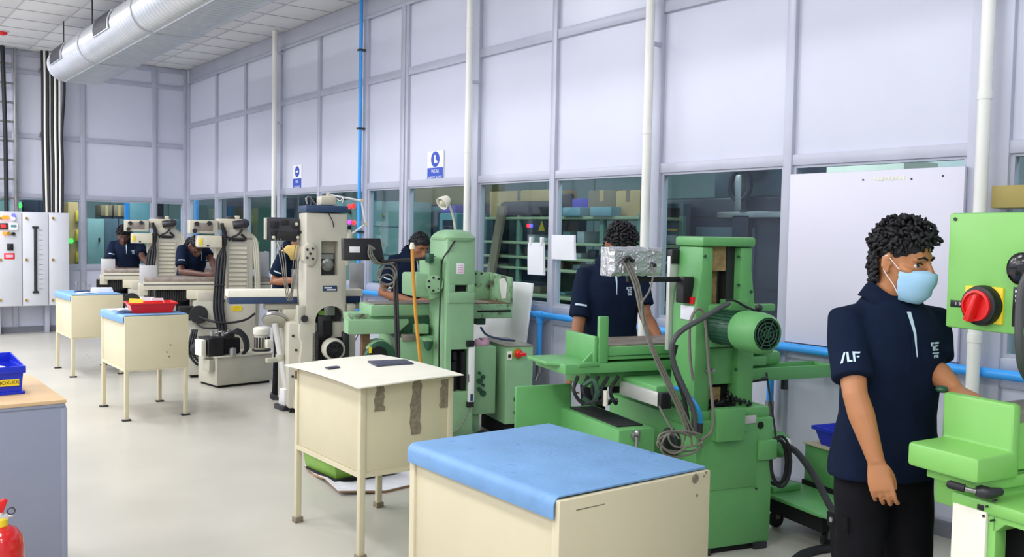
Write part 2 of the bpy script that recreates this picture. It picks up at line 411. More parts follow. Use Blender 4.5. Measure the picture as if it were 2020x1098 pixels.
# wall signs
def sign(y, z, w_, h_, lab, words_, icon):
    t = thing('safety_sign', lab, 'sign', (4.983, y, z), 0, 'blue safety signs on the wall panels')
    box('plate', 'white', -.003, .004, -w_/2, w_/2, -h_/2, h_/2, t)
    box('caption_band', 'sign_blue', -.005, -.003, -w_/2*.96, w_/2*.96, -h_/2*.96, -h_*.03, t)
    B().cyl((-.003, 0, h_*.24), (-.005, 0, h_*.24), w_*.26, n=24).obj('roundel', 'sign_blue', t)
    if icon == 'boot':
        B().prism([(-.0052, a*w_, h_*.24+b*w_) for a, b in ((.06, .14), (-.03, .14), (-.03, -.02), (-.14, -.06), (-.14, -.12), (.06, -.12))], (-.0015, 0, 0)).obj('boot_symbol', 'white', t)
    else:
        B().prism([(-.0052, a*w_, h_*.24+b*w_) for a, b in ((.14, .05), (-.14, .05), (-.14, -.04), (-.03, -.06), (0, -.02), (.03, -.06), (.14, -.04))], (-.0015, 0, 0)).obj('goggle_symbol', 'white', t)
    for k, s in enumerate(words_):
        text('lettering', s, h_*.165 if len(s) < 6 else h_*.125, 'white', axes((-.0055, 0, -h_*(.15+.2*k)), (0, -1, 0), (0, 0, 1)), t)
sign(7.87, 2.275, .30, .31, 'blue and white boot safety sign on the wall above the pale green grinder', ('WEAR', 'SAFETY SHOES'), 'boot')
sign(11.17, 2.285, .26, .33, 'smaller looking blue and white safety sign beside the far white pipe', ('USE', 'GOGGLES'), 'goggle')

# whiteboard leaning over a window
t = thing('whiteboard', 'large plain white board covering the window behind the masked man', 'board')
B().box(4.925, 4.953, 2.50, 3.61, .97, 2.028).obj('board', 'whiteboard', t, .004)
pt = B()
for k in range(9): pt.box(4.9225, 4.9252, 2.84+k*.022, 2.84+k*.022+.019, 1.965+(k % 3)*.004, 1.99-(k % 2)*.006)
pt.obj('torn_tape', 'cream_white', t)
for y, z in ((3.1, 1.975), (2.62, 1.98), (2.8, 1.97)): B().cyl((4.9225, y, z), (4.925, y, z), .006, n=8).obj('pin', 'dark_steel', t)
# papers hung on the glass
def sheet(lab, u0, v0, u1, v1, clips):
    a = on_x(u0, v0, 4.95); b = on_x(u1, v1, 4.95)
    y0, y1, z0, z1 = min(a.y, b.y), max(a.y, b.y), min(a.z, b.z), max(a.z, b.z)
    t = thing('paper_sheaf', lab, 'paper', (4.95, (y0+y1)/2, z0), 0)
    hw, hh = (y1-y0)/2, z1-z0
    for k in range(3):
        B().loft([[(-.004*k-.012*math.sin(j/5*1.6), -hw+.006*k, 0+hh*j/5) for _ in (0,)]+[(-.004*k-.012*math.sin(j/5*1.6)-.008*(5-j)/5, hw-.004*k, hh*j/5), (-.004*k-.0015-.012*math.sin(j/5*1.6)-.008*(5-j)/5, hw-.004*k, hh*j/5), (-.004*k-.0015-.012*math.sin(j/5*1.6), -hw+.006*k, hh*j/5)] for j in range(6)]).obj('sheet', 'paper', t)
    for c in clips: box('hanging_clip', 'white', -.03, 0, c-.012, c+.012, hh-.02, hh+.05, t, .002)
sheet('white paper sheaf clipped on the window, left of the mullion', 1044, 478, 1076, 543, (-.08, .07))
sheet('white paper sheaf on the window close behind the standing man, right of the mullion', 1091, 463, 1137, 513, ())
# wooden board across the frame at far right
box_o = box('wooden_board', 'carton_olive', 4.86, 4.955, 1.6, 2.325, 1.80, 1.915, None, .004)
tag(box_o, 'olive brown board fixed across the window at the right frame edge', 'board')

# duct
dt = thing('air_duct', 'large flat oval silver air duct hung below the ceiling', 'duct')
DX0, DX1, DZ0, DZ1, DY1 = 2.46, 3.22, 3.50, 3.92, 13.3
def duct_ring(y, g=0.0, n=10):
    r = (DZ1-DZ0)/2+g; cz = (DZ0+DZ1)/2; P = []
    for k in range(n+1): a = math.pi/2+math.pi*k/n; P.append(V((DX0+r-g+r*math.cos(a), y, cz+r*math.sin(a))))
    for k in range(n+1): a = -math.pi/2+math.pi*k/n; P.append(V((DX1-r+g+r*math.cos(a), y, cz+r*math.sin(a))))
    return P
B().loft([duct_ring(DY1), duct_ring(DY1-.02, .008), duct_ring(DY1-.05), duct_ring(Y0+.02)]).obj('duct_body', 'duct', dt)
y = DY1-.12
bands = B()
while y > 3:
    bands.loft([duct_ring(y, .0005), duct_ring(y-.010, .003), duct_ring(y-.020, .0005)], cap=False); y -= .09
o = bands.obj('spiral_seam', 'duct_band', dt); o['kind'] = 'stuff'
for y in (11.6, 9.4, 7.0): B().loft([duct_ring(y, .0005), duct_ring(y-.002, .014), duct_ring(y-.06, .014), duct_ring(y-.062, .0005)], cap=False).obj('joint_flange', 'duct_band', dt)
for y in (12.75, 10.5, 8.2):   # grilles on the rounded side
    r = (DZ1-DZ0)/2; cz = (DZ0+DZ1)/2
    def P(a, yy, e): return V((DX0+r+(r+e)*math.cos(a), yy, cz+(r+e)*math.sin(a)))
    fr = B()
    a0, a1 = rad(140), rad(196)
    fr.loft([[P(a0+(a1-a0)*k/6, y-.32, .004), P(a0+(a1-a0)*k/6, y+.32, .004), P(a0+(a1-a0)*k/6, y+.32, .016), P(a0+(a1-a0)*k/6, y-.32, .016)] for k in range(7)])
    gr = fr.obj('grille_frame', 'duct_band', dt)
    sl = B()
    for q in range(24):
        yy = y-.28+q*.0235
        sl.loft([[P(a0+(a1-a0)*(.06+.88*k/5), yy, .015), P(a0+(a1-a0)*(.06+.88*k/5), yy+.014, .015), P(a0+(a1-a0)*(.06+.88*k/5), yy+.014, .022), P(a0+(a1-a0)*(.06+.88*k/5), yy, .022)] for k in range(6)])
    sl.obj('louver', 'dark_grille', gr)
for y in (12.9, 11.4, 10.0, 8.6):
    for x in (DX0+.12, DX1-.12): B().cyl((x, y, DZ1-.03), (x, y, 4.2), .008, n=8).obj('hanger_rod', 'dark_steel', dt)
B().box(DX0+.2, DX0+.215, 4, DY1-.02, DZ0-.012, DZ0+.01).obj('bottom_seam', 'duct_band', dt)
t = thing('fire_detector', 'small red fire detector on the ceiling at the left edge', 'detector', tuple(on_z(3, 62, 4.2)[:2])+(4.2,))
B().lathe([(.075, 0), (.075, -.02), (.05, -.045), (.02, -.05)], (0, 0, 0)).obj('dome', 'red', t)
B().lathe([(.09, .0), (.09, -.008), (.07, -.01)], (0, 0, 0)).obj('mount', 'white', t)

# switchgear cabinet on the back wall, with its cable ladder and cables
YE = 15.1
def eq(u, v): p = on_y(u, v, YE); return p.x, p.z
ex1, ez1 = eq(137, 420); _, ez0 = eq(60, 604); ex0 = ex1-1.62
t = thing('switchgear_cabinet', 'light grey wall cabinet with indicator lights and brass locks', 'cabinet', (0, 0, 0))
box('housing', 'switchgear', ex0, ex1, YE+.03, YB-.04, ez0, ez1, t, .006)
xs = [ex1, eq(96, 500)[0], eq(44, 500)[0], eq(44, 500)[0]-.52, ex0]
doors = []
for i in range(4): doors.append(box('door', 'switchgear', xs[i+1]+.006, xs[i]-.006, YE, YE+.03, ez0+.01, ez1-.01, t, .006))
for i, (lu) in enumerate((104, 52, 1)):
    for lv in (430, 512, 592):
        x, z = eq(lu, lv); B().cyl((x, YE, z), (x, YE-.02, z), .018, n=12).obj('lock', 'gold', doors[min(i, 2)])
x, z0 = eq(70, 578); _, z1 = eq(70, 446)
gb = box('level_gauge', 'dark_steel', x-.02, x+.02, YE-.02, YE, z0, z1, doors[1], .004)
for k in range(13): box('tick_mark', 'steel', x+.05, x+.10, YE-.002, YE, z0+.06+(z1-z0-.12)*k/12, z0+.066+(z1-z0-.12)*k/12, gb)
for zz in (z0, z1-.03): box('gauge_end', 'dark_steel', x-.04, x+.04, YE-.025, YE, zz, zz+.03, gb)
def eqbox(nm, m, u0, v0, u1, v1, th=.02, par=doors[2]):
    a, zb = eq(u0, v1); b, zt = eq(u1, v0); return box(nm, m, a, b, YE-th, YE, zb, zt, par, .003)
eqbox('meter', 'dark_steel', -2, 440, 15, 452); eqbox('meter', 'white', 18, 440, 35, 454)
a = eqbox('meter_screen', 'led_red', 1, 443, 11, 449, .023); eqbox('meter_screen', 'teal_box', 21, 443, 32, 448, .023)
for u, v, m in ((7, 428, 'led_orange'), (14, 428, 'led_orange'), (26, 424, 'led_blue'), (26, 431, 'white'), (8, 460, 'led_orange'), (17, 460, 'gold'), (26, 461, 'black')):
    x, z = eq(u, v); B().cyl((x, YE, z), (x, YE-.03, z), .026, n=14).obj('indicator', m, doors[2])
x, z = eq(20, 487); B().box(x-.04, x+.04, YE-.015, YE, z-.05, z+.05).cyl((x, YE-.015, z), (x, YE-.05, z), .03).obj('rotary_switch', 'black', doors[2], .004)
eqbox('warning_label', 'red', 8, 499, 29, 511, .004); eqbox('warning_text', 'pink', 11, 502, 26, 508, .005)
B().prism([(ex1-1.35, YE+.03, ez0), (ex1-1.02, YE+.03, ez0), (ex1-1.12, YE+.03, ez0-.13), (ex1-1.35, YE+.03, ez0-.13)], (0, .3, 0)).obj('gland_plate', 'switchgear', t)
for x in (ex0+.1, ex1-.3, ex1-.95): box('leg', 'alu', x, x+.06, YE+.2, YB-.06, 0, ez0, t, .004)

t = thing('cable_ladder', 'galvanised cable ladder rising from the switchgear to the ceiling', 'cable ladder')
yl = YE+.24
xa, xb = on_y(-25, 300, yl).x, on_y(31, 300, yl).x
for x in (xa, xb): box('side_rail', 'steel', x-.02, x+.02, yl-.03, yl+.03, ez1, 4.2, t, .003)
zz = ez1+.18
while zz < 4.15: box('rung', 'steel', xa, xb, yl-.015, yl+.015, zz, zz+.035, t, .003); zz += .28
x1 = on_y(9, 300, yl-.06).x
B().tube([(x1-.02, yl-.06, 4.2), (x1, yl-.065, 3.4), (x1+.015, yl-.06, 2.6), (x1+.02, yl-.06, ez1)], .03, 10).obj('cable', 'rubber', t)
B().tube([(x1-.28, yl-.06, 4.2), (x1-.27, yl-.065, 3.0), (x1-.26, yl-.06, ez1)], .025, 10).obj('cable', 'rubber', t)
t = thing('cable_bundle', 'thick bundle of black and white cables running down to the switchgear', 'cables')
yc = YE+.2
us = [(83, 'rubber'), (87, 'white_pipe'), (92, 'rubber'), (97, 'white_pipe'), (102, 'rubber'), (107, 'white_pipe'), (112, 'rubber'), (116, 'white_pipe'), (120, 'rubber')]
for k, (u, m) in enumerate(us):
    xt = on_y(u, 103, yc).x; xm = on_y(u+1, 260, yc).x; xl = on_y(u+3.5-(k-4)*.4, 418, yc).x; j = .012*(k % 3)
    bulge = .035 if k == 8 else 0
    B().tube([(xt, yc-j, 4.2), (xt+.003+bulge, yc-.01-j, 3.7), (xm, yc-j-.01, 3.0), (xm+.01, yc-j, 2.5), (xl, yc-j, ez1)], .021 if m == 'rubber' else .017, 10).obj('cable', m, t)
for z in (2.95, 3.9): B().box(on_y(80, 200, yc).x, on_y(124, 200, yc).x, yc+.03, YB-.04, z, z+.05).obj('cable_strap', 'steel', t)
# ------------------------------------------------------------------ machine helpers
def fbox(F, name, m, par, u0, v0, u1, v1, d0, d1, bev=.004):
    """a box whose near face (the plane local y = d0) spans two pixels"""
    a, b = F.q(u0, v0, d0), F.q(u1, v1, d0)
    return box(name, m, a.x, b.x, d0, d1, b.z, a.z, par, bev)
def path(F, L): return [F.q(*p) for p in L]
def cut(o, b):
    c = link('cutter', b.mesh('cutter'), 'black'); c.parent = o.parent
    mo = o.modifiers.new('b', 'BOOLEAN'); mo.operation = 'DIFFERENCE'; mo.solver = 'EXACT'; mo.object = c
    bpy.context.view_layer.update()
    dg = bpy.context.evaluated_depsgraph_get(); me = bpy.data.meshes.new_from_object(o.evaluated_get(dg))
    o.modifiers.clear(); o.data = me; bpy.data.objects.remove(c)
    bm = bmesh.new(); bm.from_mesh(me)
    for f in bm.faces: f.smooth = True
    for e in bm.edges: e.smooth = not (len(e.link_faces) == 2 and e.calc_face_angle(0) > rad(30))
    bm.to_mesh(me); bm.free()
    while len(me.materials) > 1: me.materials.pop()
    for p in me.polygons: p.material_index = 0
    return o
def motor(par, o, ax, r, L, mb, mc, fins=20, capr=None, name='motor'):
    """finned electric motor from o along ax, fan cowl with a ring grille at the far end"""
    ax = V(ax).normalized(); capr = capr or r*1.22; o = V(o)
    b = B(); b.lathe([(r*.55, -.02), (r*.9, 0), (r, .01), (r, L*.62), (r*.9, L*.64)], o, ax, 32)
    mt = b.obj(name, mb, par)
    h = V((0, 0, 1)); a = (h-ax*h.dot(ax)).normalized(); c = ax.cross(a)
    f = B()
    for k in range(fins):
        t = 2*math.pi*k/fins; d = a*math.cos(t)+c*math.sin(t); n = ax.cross(d)*.003
        p = [o+d*(r*.97)+ax*.02+n*s for s in (-1, 1)]; q_ = [o+d*(r*.97)+ax*(L*.62)+n*s for s in (-1, 1)]
        e = d*(r*.11)
        f.hexa([p[0], p[1], q_[1], q_[0], p[0]+e, p[1]+e, q_[1]+e, q_[0]+e])
    f.obj('cooling_fin', mb, mt)
    k = B(); k.lathe([(capr*.96, L*.58), (capr, L*.62), (capr, L*.88), (capr*.95, L*.96), (capr*.80, L), (capr*.78, L*.995), (capr*.76, L*.97), (capr*.2, L*.965)], o, ax, 32)
    cw = k.obj('fan_cowl', mc, mt)
    B().cyl(o+ax*(L*.966), o+ax*(L*.972), capr*.68, n=28).obj('fan_shadow', 'black', cw) if False else None
    g = B()
    for rr in (.72, .55, .37, .19):
        g.rings([o+ax*(L*.995)+(a*math.cos(t)+c*math.sin(t))*(capr*rr) for t in [2*math.pi*j/24 for j in range(25)]], [capr*.035]*25, 6)
    for j in range(4):
        t = math.pi*j/4+.3; d = a*math.cos(t)+c*math.sin(t); g.cyl(o+ax*(L*.995)-d*(capr*.77), o+ax*(L*.995)+d*(capr*.77), capr*.03, n=6)
    g.obj('fan_grille', mb, mt)
    B().cyl(o+ax*(L*.966), o+ax*(L*.974), capr*.765, n=28).obj('fan', 'black_and_shade', mt)  # plain black disc, the shade behind the grille put into its colour
    return mt

# ------------------------------------------------------------------ green surface grinder in the middle
M2 = Frame(on_z(1455, 1087), -14)
g2 = thing('surface_grinder', 'bright green surface grinder with a finned motor and foil wrapped readout', 'machine', M2.O, -14, 'surface grinders in the row')
bs = B().box(-.275, .205, 0, .90, .03, .69).obj('base', 'green', g2, .012)
B().box(-.255, .185, .02, .86, 0, .03).obj('plinth', 'black_and_shade', g2)  # black block for the dark floor gap, shade painted under the base
box('shoulder', 'green', .0, .20, .02, .34, .68, .745, g2, .018)
box('column_foot', 'green', -.29, .13, .03, .34, .66, .735, g2, .012)
fbox(M2, 'rear_panel', 'green', bs, 1386, 858, 1491, 958, -.005, .01, .002)
jb = fbox(M2, 'junction_box', 'green', bs, 1417, 808, 1470, 868, -.055, .01, .008)
for u, v in ((1411, 816), (1411, 858), (1466, 813), (1443, 866), (1491, 963)): p = M2.q(u, v, -.006); B().cyl(p, p+V((0, -.006, 0)), .006, n=8).obj('screw', 'dark_steel', bs)
fbox(M2, 'nameplate', 'steel_bright', bs, 1470, 820, 1492, 834, -.004, .005, .001)
p = M2.q(1500, 838, 0); B().cyl(p+V((0, -.004, 0)), p+V((0, .02, 0)), .019).obj('plug_hole', 'black_and_shade', bs)
for x in (-.25, .1): box('foot', 'dark_steel', x, x+.08, -.01, .07, 0, .035, g2, .004)
# column: two tapered legs, side cheek, cap
zc = 1.575
def legp(xa0, xb0, xa1, xb1, y0, y1, z0=.73, z1=zc, zm=1.38): return B().loft([[(xa0, y0, z0), (xb0, y0, z0), (xb0, y1, z0), (xa0, y1, z0)], [(xa0, y0, zm-.12), (xb0, y0, zm-.12), (xb0, y1, zm-.12), (xa0, y1, zm-.12)], [(xa1, y0, zm+.08), (xb1, y0, zm+.08), (xb1, y1, zm+.08), (xa1, y1, zm+.08)], [(xa1, y0, z1), (xb1, y0, z1), (xb1, y1, z1), (xa1, y1, z1)]])
col = legp(-.265, -.165, -.235, -.165, .05, .27).obj('column_leg', 'green', g2, .016)
legp(.0, .108, .0, .078, .05, .27).obj('column_leg', 'green', g2, .016)
cap = B().box(-.245, .085, .035, .29, zc, 1.625).obj('column_cap', 'green', g2, .014)
box('column_bridge', 'green', -.17, .005, .09, .25, .86, 1.05, g2, .006)
box('column_rear_web', 'green', -.17, .01, .24, .27, .74, 1.1, g2)
box('spindle_slide', 'rust_tan', -.165, -.055, .10, .2, 1.45, 1.575, g2)
box('lead_screw_guard', 'rust_tan', -.115, -.065, .16, .2, 1.1, 1.46, g2)
box('slide_way', 'dark_steel', -.05, .0, .10, .2, 1.05, 1.575, g2)
box('lower_pocket', 'black_and_shade', -.16, .0, .13, .24, .74, .86, g2)  # dark box in the opening, its shade put into the colour
box('chip_chute', 'rust_tan', -.12, -.05, .12, .13, .76, .84, g2)
random.seed(3); sw = B()
for k in range(110):
    x = random.uniform(-.16, .10); y = random.uniform(.03, .16); r = random.uniform(.008, .022)
    sw.ball((x, y, .738+random.uniform(.01, .075)*(1-abs(x+.02)/.18)), (r, r*.7, r*.6), 6, 4, Matrix.Rotation(random.uniform(0, 3), 3, 'Y'))
o = sw.obj('swarf_heap', 'swarf', g2, smooth=False); o['kind'] = 'stuff'
for u, v in ((1390, 505), (1456, 506), (1456, 562), (1481, 575), (1451, 728)): p = M2.q(u, v, .049); B().cyl(p, p+V((0, -.008, 0)), .008, n=8).obj('bolt', 'green_dark', col)
p = M2.q(1393, 731, .05); B().cyl(p, p+V((0, -.03, 0)), .012).cyl(p+V((.03, 0, .005)), p+V((.03, -.025, .005)), .010).obj('pipe_union', 'steel', col)
mt = motor(g2, (-.125, .10, 1.168), (0, -1, 0), .082, .44, 'green_dark', 'green', 26, .100)
box('motor_mount', 'green', -.19, -.04, .04, .12, 1.06, 1.28, g2, .01)
fbox(M2, 'terminal_box', 'green', mt, 1442, 592, 1476, 612, .0, .1, .006)
B().tube(path(M2, [(1432, 592, -.02), (1450, 593, -.03), (1470, 604, -.03), (1490, 612, 0)]), .006).obj('motor_lead', 'rubber', mt)
fbox(M2, 'side_arm', 'green', g2, 1484, 600, 1530, 613, .3, .34, .006)
p = M2.q(1497, 607, .29); B().ball(p, .022, 10, 6).obj('arm_knob', 'dark_steel', g2)
# linear scale and labels on the left cheek
fbox(M2, 'linear_scale', 'steel_bright', g2, 1322, 505, 1336, 690, .27, .30, .003)
fbox(M2, 'scale_end', 'black', g2, 1326, 492, 1345, 520, .26, .31, .004)
def cheek(name, m, u0, v0, u1, v1, th=.004, x=-.238, par=None):
    a, b = M2.s(u0, v0, x), M2.s(u1, v1, x); return box(name, m, x-th, x+.01, a.y, b.y, b.z, a.z, par or col, .001)
cheek('red_label', 'red', 1345, 583, 1368, 600, x=-.267); cheek('instruction_label', 'paper', 1344, 601, 1368, 632, x=-.267)
B().tube(path(M2, [(1367, 750, .0), (1361, 700, .0), (1361, 640, .0), (1372, 612, .0), (1385, 612, .0), (1392, 640, .0), (1398, 720, -.02), (1406, 800, -.04), (1404, 848, -.05), (1382, 868, -.07)]), .0075).obj('grey_cable', 'cable_grey', g2)
# foil-wrapped readout on a black bar
arm = fbox(M2, 'readout_bar', 'black', g2, 1240, 546, 1366, 556, .14, .17, .003)
fbox(M2, 'bar_bracket', 'black', arm, 1349, 546, 1368, 598, .10, .17, .005)
a, b = M2.q(1203, 487, .10), M2.q(1306, 544, .10)
fo = B(); nx, nz = 34, 18; random.seed(11)
def fy(i, j, s):
    e = min(i, nx-i)/2.; f = min(j, nz-j)/2.; k = min(1, e, f)
    return (.10 if s < 0 else .19)+s*(.018*k + mnoise.noise(V((i*.9, j*1.0, s*3)))*.008)
gridv = {}
rings = []
for i in range(nx+1):
    x = a.x+(b.x-a.x)*i/nx; front = []; back = []
    for j in range(nz+1):
        z = b.z+(a.z-b.z)*j/nz+mnoise.noise(V((i*.4, j*.3, 9)))*.006
        front.append(V((x+mnoise.noise(V((j*.5, 3, 2)))*.006, fy(i, j, -1), z))); back.append(V((x, fy(i, j, 1), z)))
    rings.append(front+back[::-1])
ro = fo.loft(rings).obj('foil_wrapped_readout', 'foil', g2, sharp=20)
for u, v in ((1229, 512), (1236, 507), (1243, 512), (1286, 521)): p = M2.q(u, v, .085); B().cyl(p, p+V((0, -.03, -.005)), .010, n=8).obj('connector', 'dark_steel', ro)
# table, beam, guards
tb = box('table', 'green', -.575, .55, .45, .83, .955, 1.025, g2, .006)
box('table_bed', 'tray_steel', -.55, .53, .475, .805, 1.02, 1.036, tb, .003)
box('table_seam', 'green_dark', -.575, .5, .447, .452, .975, .979, tb)
bm_ = box('table_beam', 'green', -.80, .5, .44, .82, .888, .942, g2, .006)
box('saddle', 'green', -.62, .3, .50, .80, .80, .888, g2, .01)
box('saddle_nose', 'green', -.43, -.17, .14, .5, .775, .86, g2, .014)
sc_ = B().box(-.455, -.43, .08, .47, .765, .835).obj('cross_scale', 'steel_bright', g2, .003)
box('scale_end', 'black', -.46, -.40, .045, .08, .76, .84, sc_, .003)
box('guard_panel', 'green', -.625, -.60, .45, .80, .94, 1.085, g2, .01)
box('guard_post', 'green', -.60, -.545, .44, .47, .942, 1.19, g2, .005)
B().prism([(-.86, .80, .925), (-.86, .55, .925), (-.72, .43, .925), (-.60, .43, .925), (-.60, .80, .925)], (0, 0, .022)).obj('end_shelf', 'green', g2, .008)
B().prism([(-.60, .47, 1.02), (-.60, .47, .925), (-.70, .47, .925)], (0, .02, 0)).obj('shelf_gusset', 'green', g2)
tr = B(); tr.box(.1, 1.0, .43, .445, .80, .875).box(.1, 1.0, .60, .615, .80, .875).box(.985, 1.0, .445, .60, .80, .875).box(.1, .985, .445, .60, .80, .815)
tr.obj('drip_trough', 'green', g2, .003)
fbox(M2, 'end_guard', 'green', g2, 1484, 694, 1541, 719, .52, .78, .02)
fbox(M2, 'end_guard_lip', 'green', g2, 1480, 688, 1505, 716, .60, .82, .01)
p, q_ = M2.q(1484, 752, .4), M2.q(1515, 746, .34); B().rings([p, p.lerp(q_, .6), q_], [.007, .009, .014], 10).obj('feed_lever', 'black', g2)
p = M2.q(1548, 742, .5); B().cyl(p, p+V((0, 0, -.075)), .022).obj('stop_bush', 'dark_steel', g2)
# pumps, boxes and hoses on the right side of the base
pc = M2.q(1541, 878, .30)
B().lathe([(.045, -.03), (.070, 0), (.075, .03), (.075, .09), (.06, .11)], pc, (0, 1, 0), 24).obj('pump_motor', 'green', g2)
B().box(.19, pc.x, .33, .38, pc.z-.04, pc.z+.04).obj('pump_bracket', 'green', g2, .004)
B().ball(pc+V((.005, -.035, .02)), .032, 12, 8).obj('pump_hub', 'white_pipe', g2)
fbox(M2, 'switch_box', 'green', g2, 1499, 870, 1533, 905, -.02, .08, .006)
hs = B()
for k, (ru, rv, d) in enumerate(((20, 50, .0), (15, 42, .03), (24, 46, .06))):
    hs.tube([M2.q(1540+ru*math.cos(t)-4*k, 910+rv*math.sin(t), d) for t in [math.pi*2*j/12 for j in range(13)]], .008)
hs.obj('coiled_cable', 'rubber', g2)
B().tube(path(M2, [(1512, 735, .4), (1530, 860, .1), (1525, 880, .06)]), .006).obj('thin_cable', 'rubber', g2)
hb = B()
for k in range(5): hb.tube(path(M2, [(1140+k*20, 742, .45), (1132+k*18, 770, .42), (1150+k*16, 795, .4), (1180+k*9, 788, .35)]), .010)
hb.obj('hose_cluster', 'rubber', g2)
B().tube(path(M2, [(1150, 760, .40), (1170, 750, .38), (1178, 775, .36), (1168, 795, .38), (1150, 785, .4)]), .014).obj('thick_hose', 'green_dark', g2)
p = M2.q(1194, 800, .35); B().cyl(p, p+V((0, 0, .08)), .014).obj('drain_tap', 'cream_white', g2)
cb = B()
for k in range(3):
    e = k*5
    cb.tube(path(M2, [(1229+e, 512, .07), (1250+e, 560, .04), (1264+e*.7, 620, .0), (1281+e*.6, 680, -.03), (1306+e, 740, -.05), (1334+e, 800, -.06), (1352+e*1.5, 848, -.06), (1345+e*4, 880, -.07)]), .0055)
cb.obj('readout_cable', 'cable_grey', g2)
B().tube(path(M2, [(1286, 521, .07), (1288, 545, .05), (1280, 575, .0), (1266, 600, .0), (1270, 640, -.02)]), .005).obj('readout_cable', 'cable_grey', g2)
lp = B()
for k, (cx, cy, ru, rv) in enumerate(((1342, 870, 44, 20), (1338, 876, 38, 24), (1350, 866, 36, 16), (1330, 872, 30, 22))):
    lp.tube([M2.q(cx+ru*math.cos(t)+6*math.sin(2*t+k), cy+rv*math.sin(t), -.06-.012*k) for t in [.4+1.65*math.pi*j/12 for j in range(13)]], .0055)
lp.obj('cable_coil', 'cable_grey', g2)
B().tube(path(M2, [(1437, 598, -.03), (1415, 610, -.07), (1385, 628, -.09), (1350, 648, -.09), (1330, 668, -.09), (1325, 695, -.08), (1336, 735, -.07), (1354, 775, -.06), (1368, 810, -.06), (1370, 850, -.05)]), .0135, 10).obj('motor_conduit', 'conduit_grey', g2)
B().tube(path(M2, [(1334, 680, -.06), (1328, 720, -.05), (1348, 780, -.04), (1360, 850, -.05)]), .011, 10).obj('motor_conduit', 'rubber', g2)
B().tube(path(M2, [(1322, 762, .1), (1345, 770, .05), (1366, 788, .0), (1380, 812, -.03), (1382, 836, -.03)]), .010, 10).obj('air_hose', 'cyan_hose', g2)
p = M2.q(1380, 842, -.03); B().cyl(p+V((0, 0, .02)), p-V((0, 0, .03)), .016).obj('hose_fitting', 'dark_steel', g2)
B().tube(path(M2, [(1300, 800, .05), (1310, 820, .03), (1325, 845, .0), (1340, 865, -.03)]), .005).obj('thin_cable', 'cable_grey', g2)
cr = B().lathe([(.02, 0), (.07, 0), (.075, .01), (.075, .03), (.06, .04)], (-.28, .2, .55), (-1, 0, 0), 20).obj('cross_feed_cover', 'dark_steel', g2)
for y, z in ((.3, .5), (.12, .42)): B().cyl((-.275, y, z), (-.283, y, z), .014, n=10).obj('plug', 'black_and_shade', bs)

# green coolant tank with a splash plate, left of that grinder
ct = thing('coolant_tank', 'green coolant tank with a dark rubber mat and tall splash plate', 'tank', M2.O, -14)
tk = box('tank_body', 'green', -.665, -.455, .10, .76, .02, .655, ct, .006)
box('rubber_mat', 'rubber', -.635, -.485, .17, .70, .655, .662, ct, .002)
box('splash_plate', 'green', -.945, -.60, .745, .77, .02, .785, ct, .012)
p = M2.q(1250, 858, .1); B().cyl(p, p+V((0, -.03, 0)), .02).ball(p+V((0, -.035, .02)), .016, 10, 6).cyl(p+V((0, -.03, 0)), p+V((0, -.03, -.05)), .009).obj('drain_valve', 'steel', ct)
for z in (.15, .3, .45): box('seam', 'green_dark', -.63, -.60, .098, .102, z, z+.004, tk)

# green coolant trolley right of the grinder, blue bin on it
cp_ = [on_z(1528, 985, .2), on_z(1632, 1026, .2)]
TC = Frame(cp_[0], -102)     # local x along the left edge towards the viewer, y to the right
tr = thing('coolant_trolley', 'green sheet metal coolant trolley with a tall tank, under the blue bin', 'trolley', TC.O, -102)
B().prism([(-.20, .03, .185), (.30, .03, .185), (.352, .05, .185), (.352, .70, .185), (-.20, .70, .185)], (0, 0, .02)).obj('platform', 'green', tr, .004)
B().prism([(.352, .05, .19), (.352, .70, .19), (.352, .70, .05), (.352, .30, .06), (.352, .05, .165)], (.006, 0, 0)).obj('platform_skirt', 'lime', tr, .002)  # lighter lime than the platform: the lit face is put into the colour
box('underframe', 'black_and_shade', -.15, .28, .08, .66, .09, .185, tr)
tb_ = box('tank_body', 'green', -.185, .22, .375, .70, .205, .44, tr, .006)
box('tank_skirting', 'black_and_shade', -.19, .225, .365, .71, .205, .232, tr)
box('tank_rim', 'cream', -.195, .23, .365, .705, .44, .450, tr, .002)
for x, y in ((-.12, .12), (.26, .14), (-.12, .62), (.26, .62)):
    c = B().cyl((x-.012, y, .045), (x+.012, y, .045), .045).obj('caster', 'rubber', tr)
    B().box(x-.02, x+.02, y-.015, y+.015, .05, .10).obj('caster_fork', 'steel', c)
box('deck_box', 'green', -.19, -.08, .06, .26, .205, .24, tr, .006)
bn = thing('parts_bin', 'bright blue plastic bin on the green trolley behind the masked man', 'bin', tuple(TC.O[:2])+(0,), -102)
def bin_(par, m, x0, x1, y0, y1, z0, z1, tp=.02, wall=.004):
    b = B(); o = [(x0+tp, y0+tp), (x1-tp, y0+tp), (x1-tp, y1-tp), (x0+tp, y1-tp)]; t = [(x0, y0), (x1, y0), (x1, y1), (x0, y1)]
    iw = wall; ti = [(x0+iw, y0+iw), (x1-iw, y0+iw), (x1-iw, y1-iw), (x0+iw, y1-iw)]; oi = [(x0+tp+iw, y0+tp+iw), (x1-tp-iw, y0+tp+iw), (x1-tp-iw, y1-tp-iw), (x0+tp+iw, y1-tp-iw)]
    b.loft([[(x, y, z0) for x, y in o], [(x, y, z1) for x, y in t], [(x, y, z1) for x, y in ti], [(x, y, z0+wall) for x, y in oi]])
    return b.obj('bin_body', m, par)
bin_(bn, 'blue_bin', -.13, .12, .385, .66, .451, .555, .03)
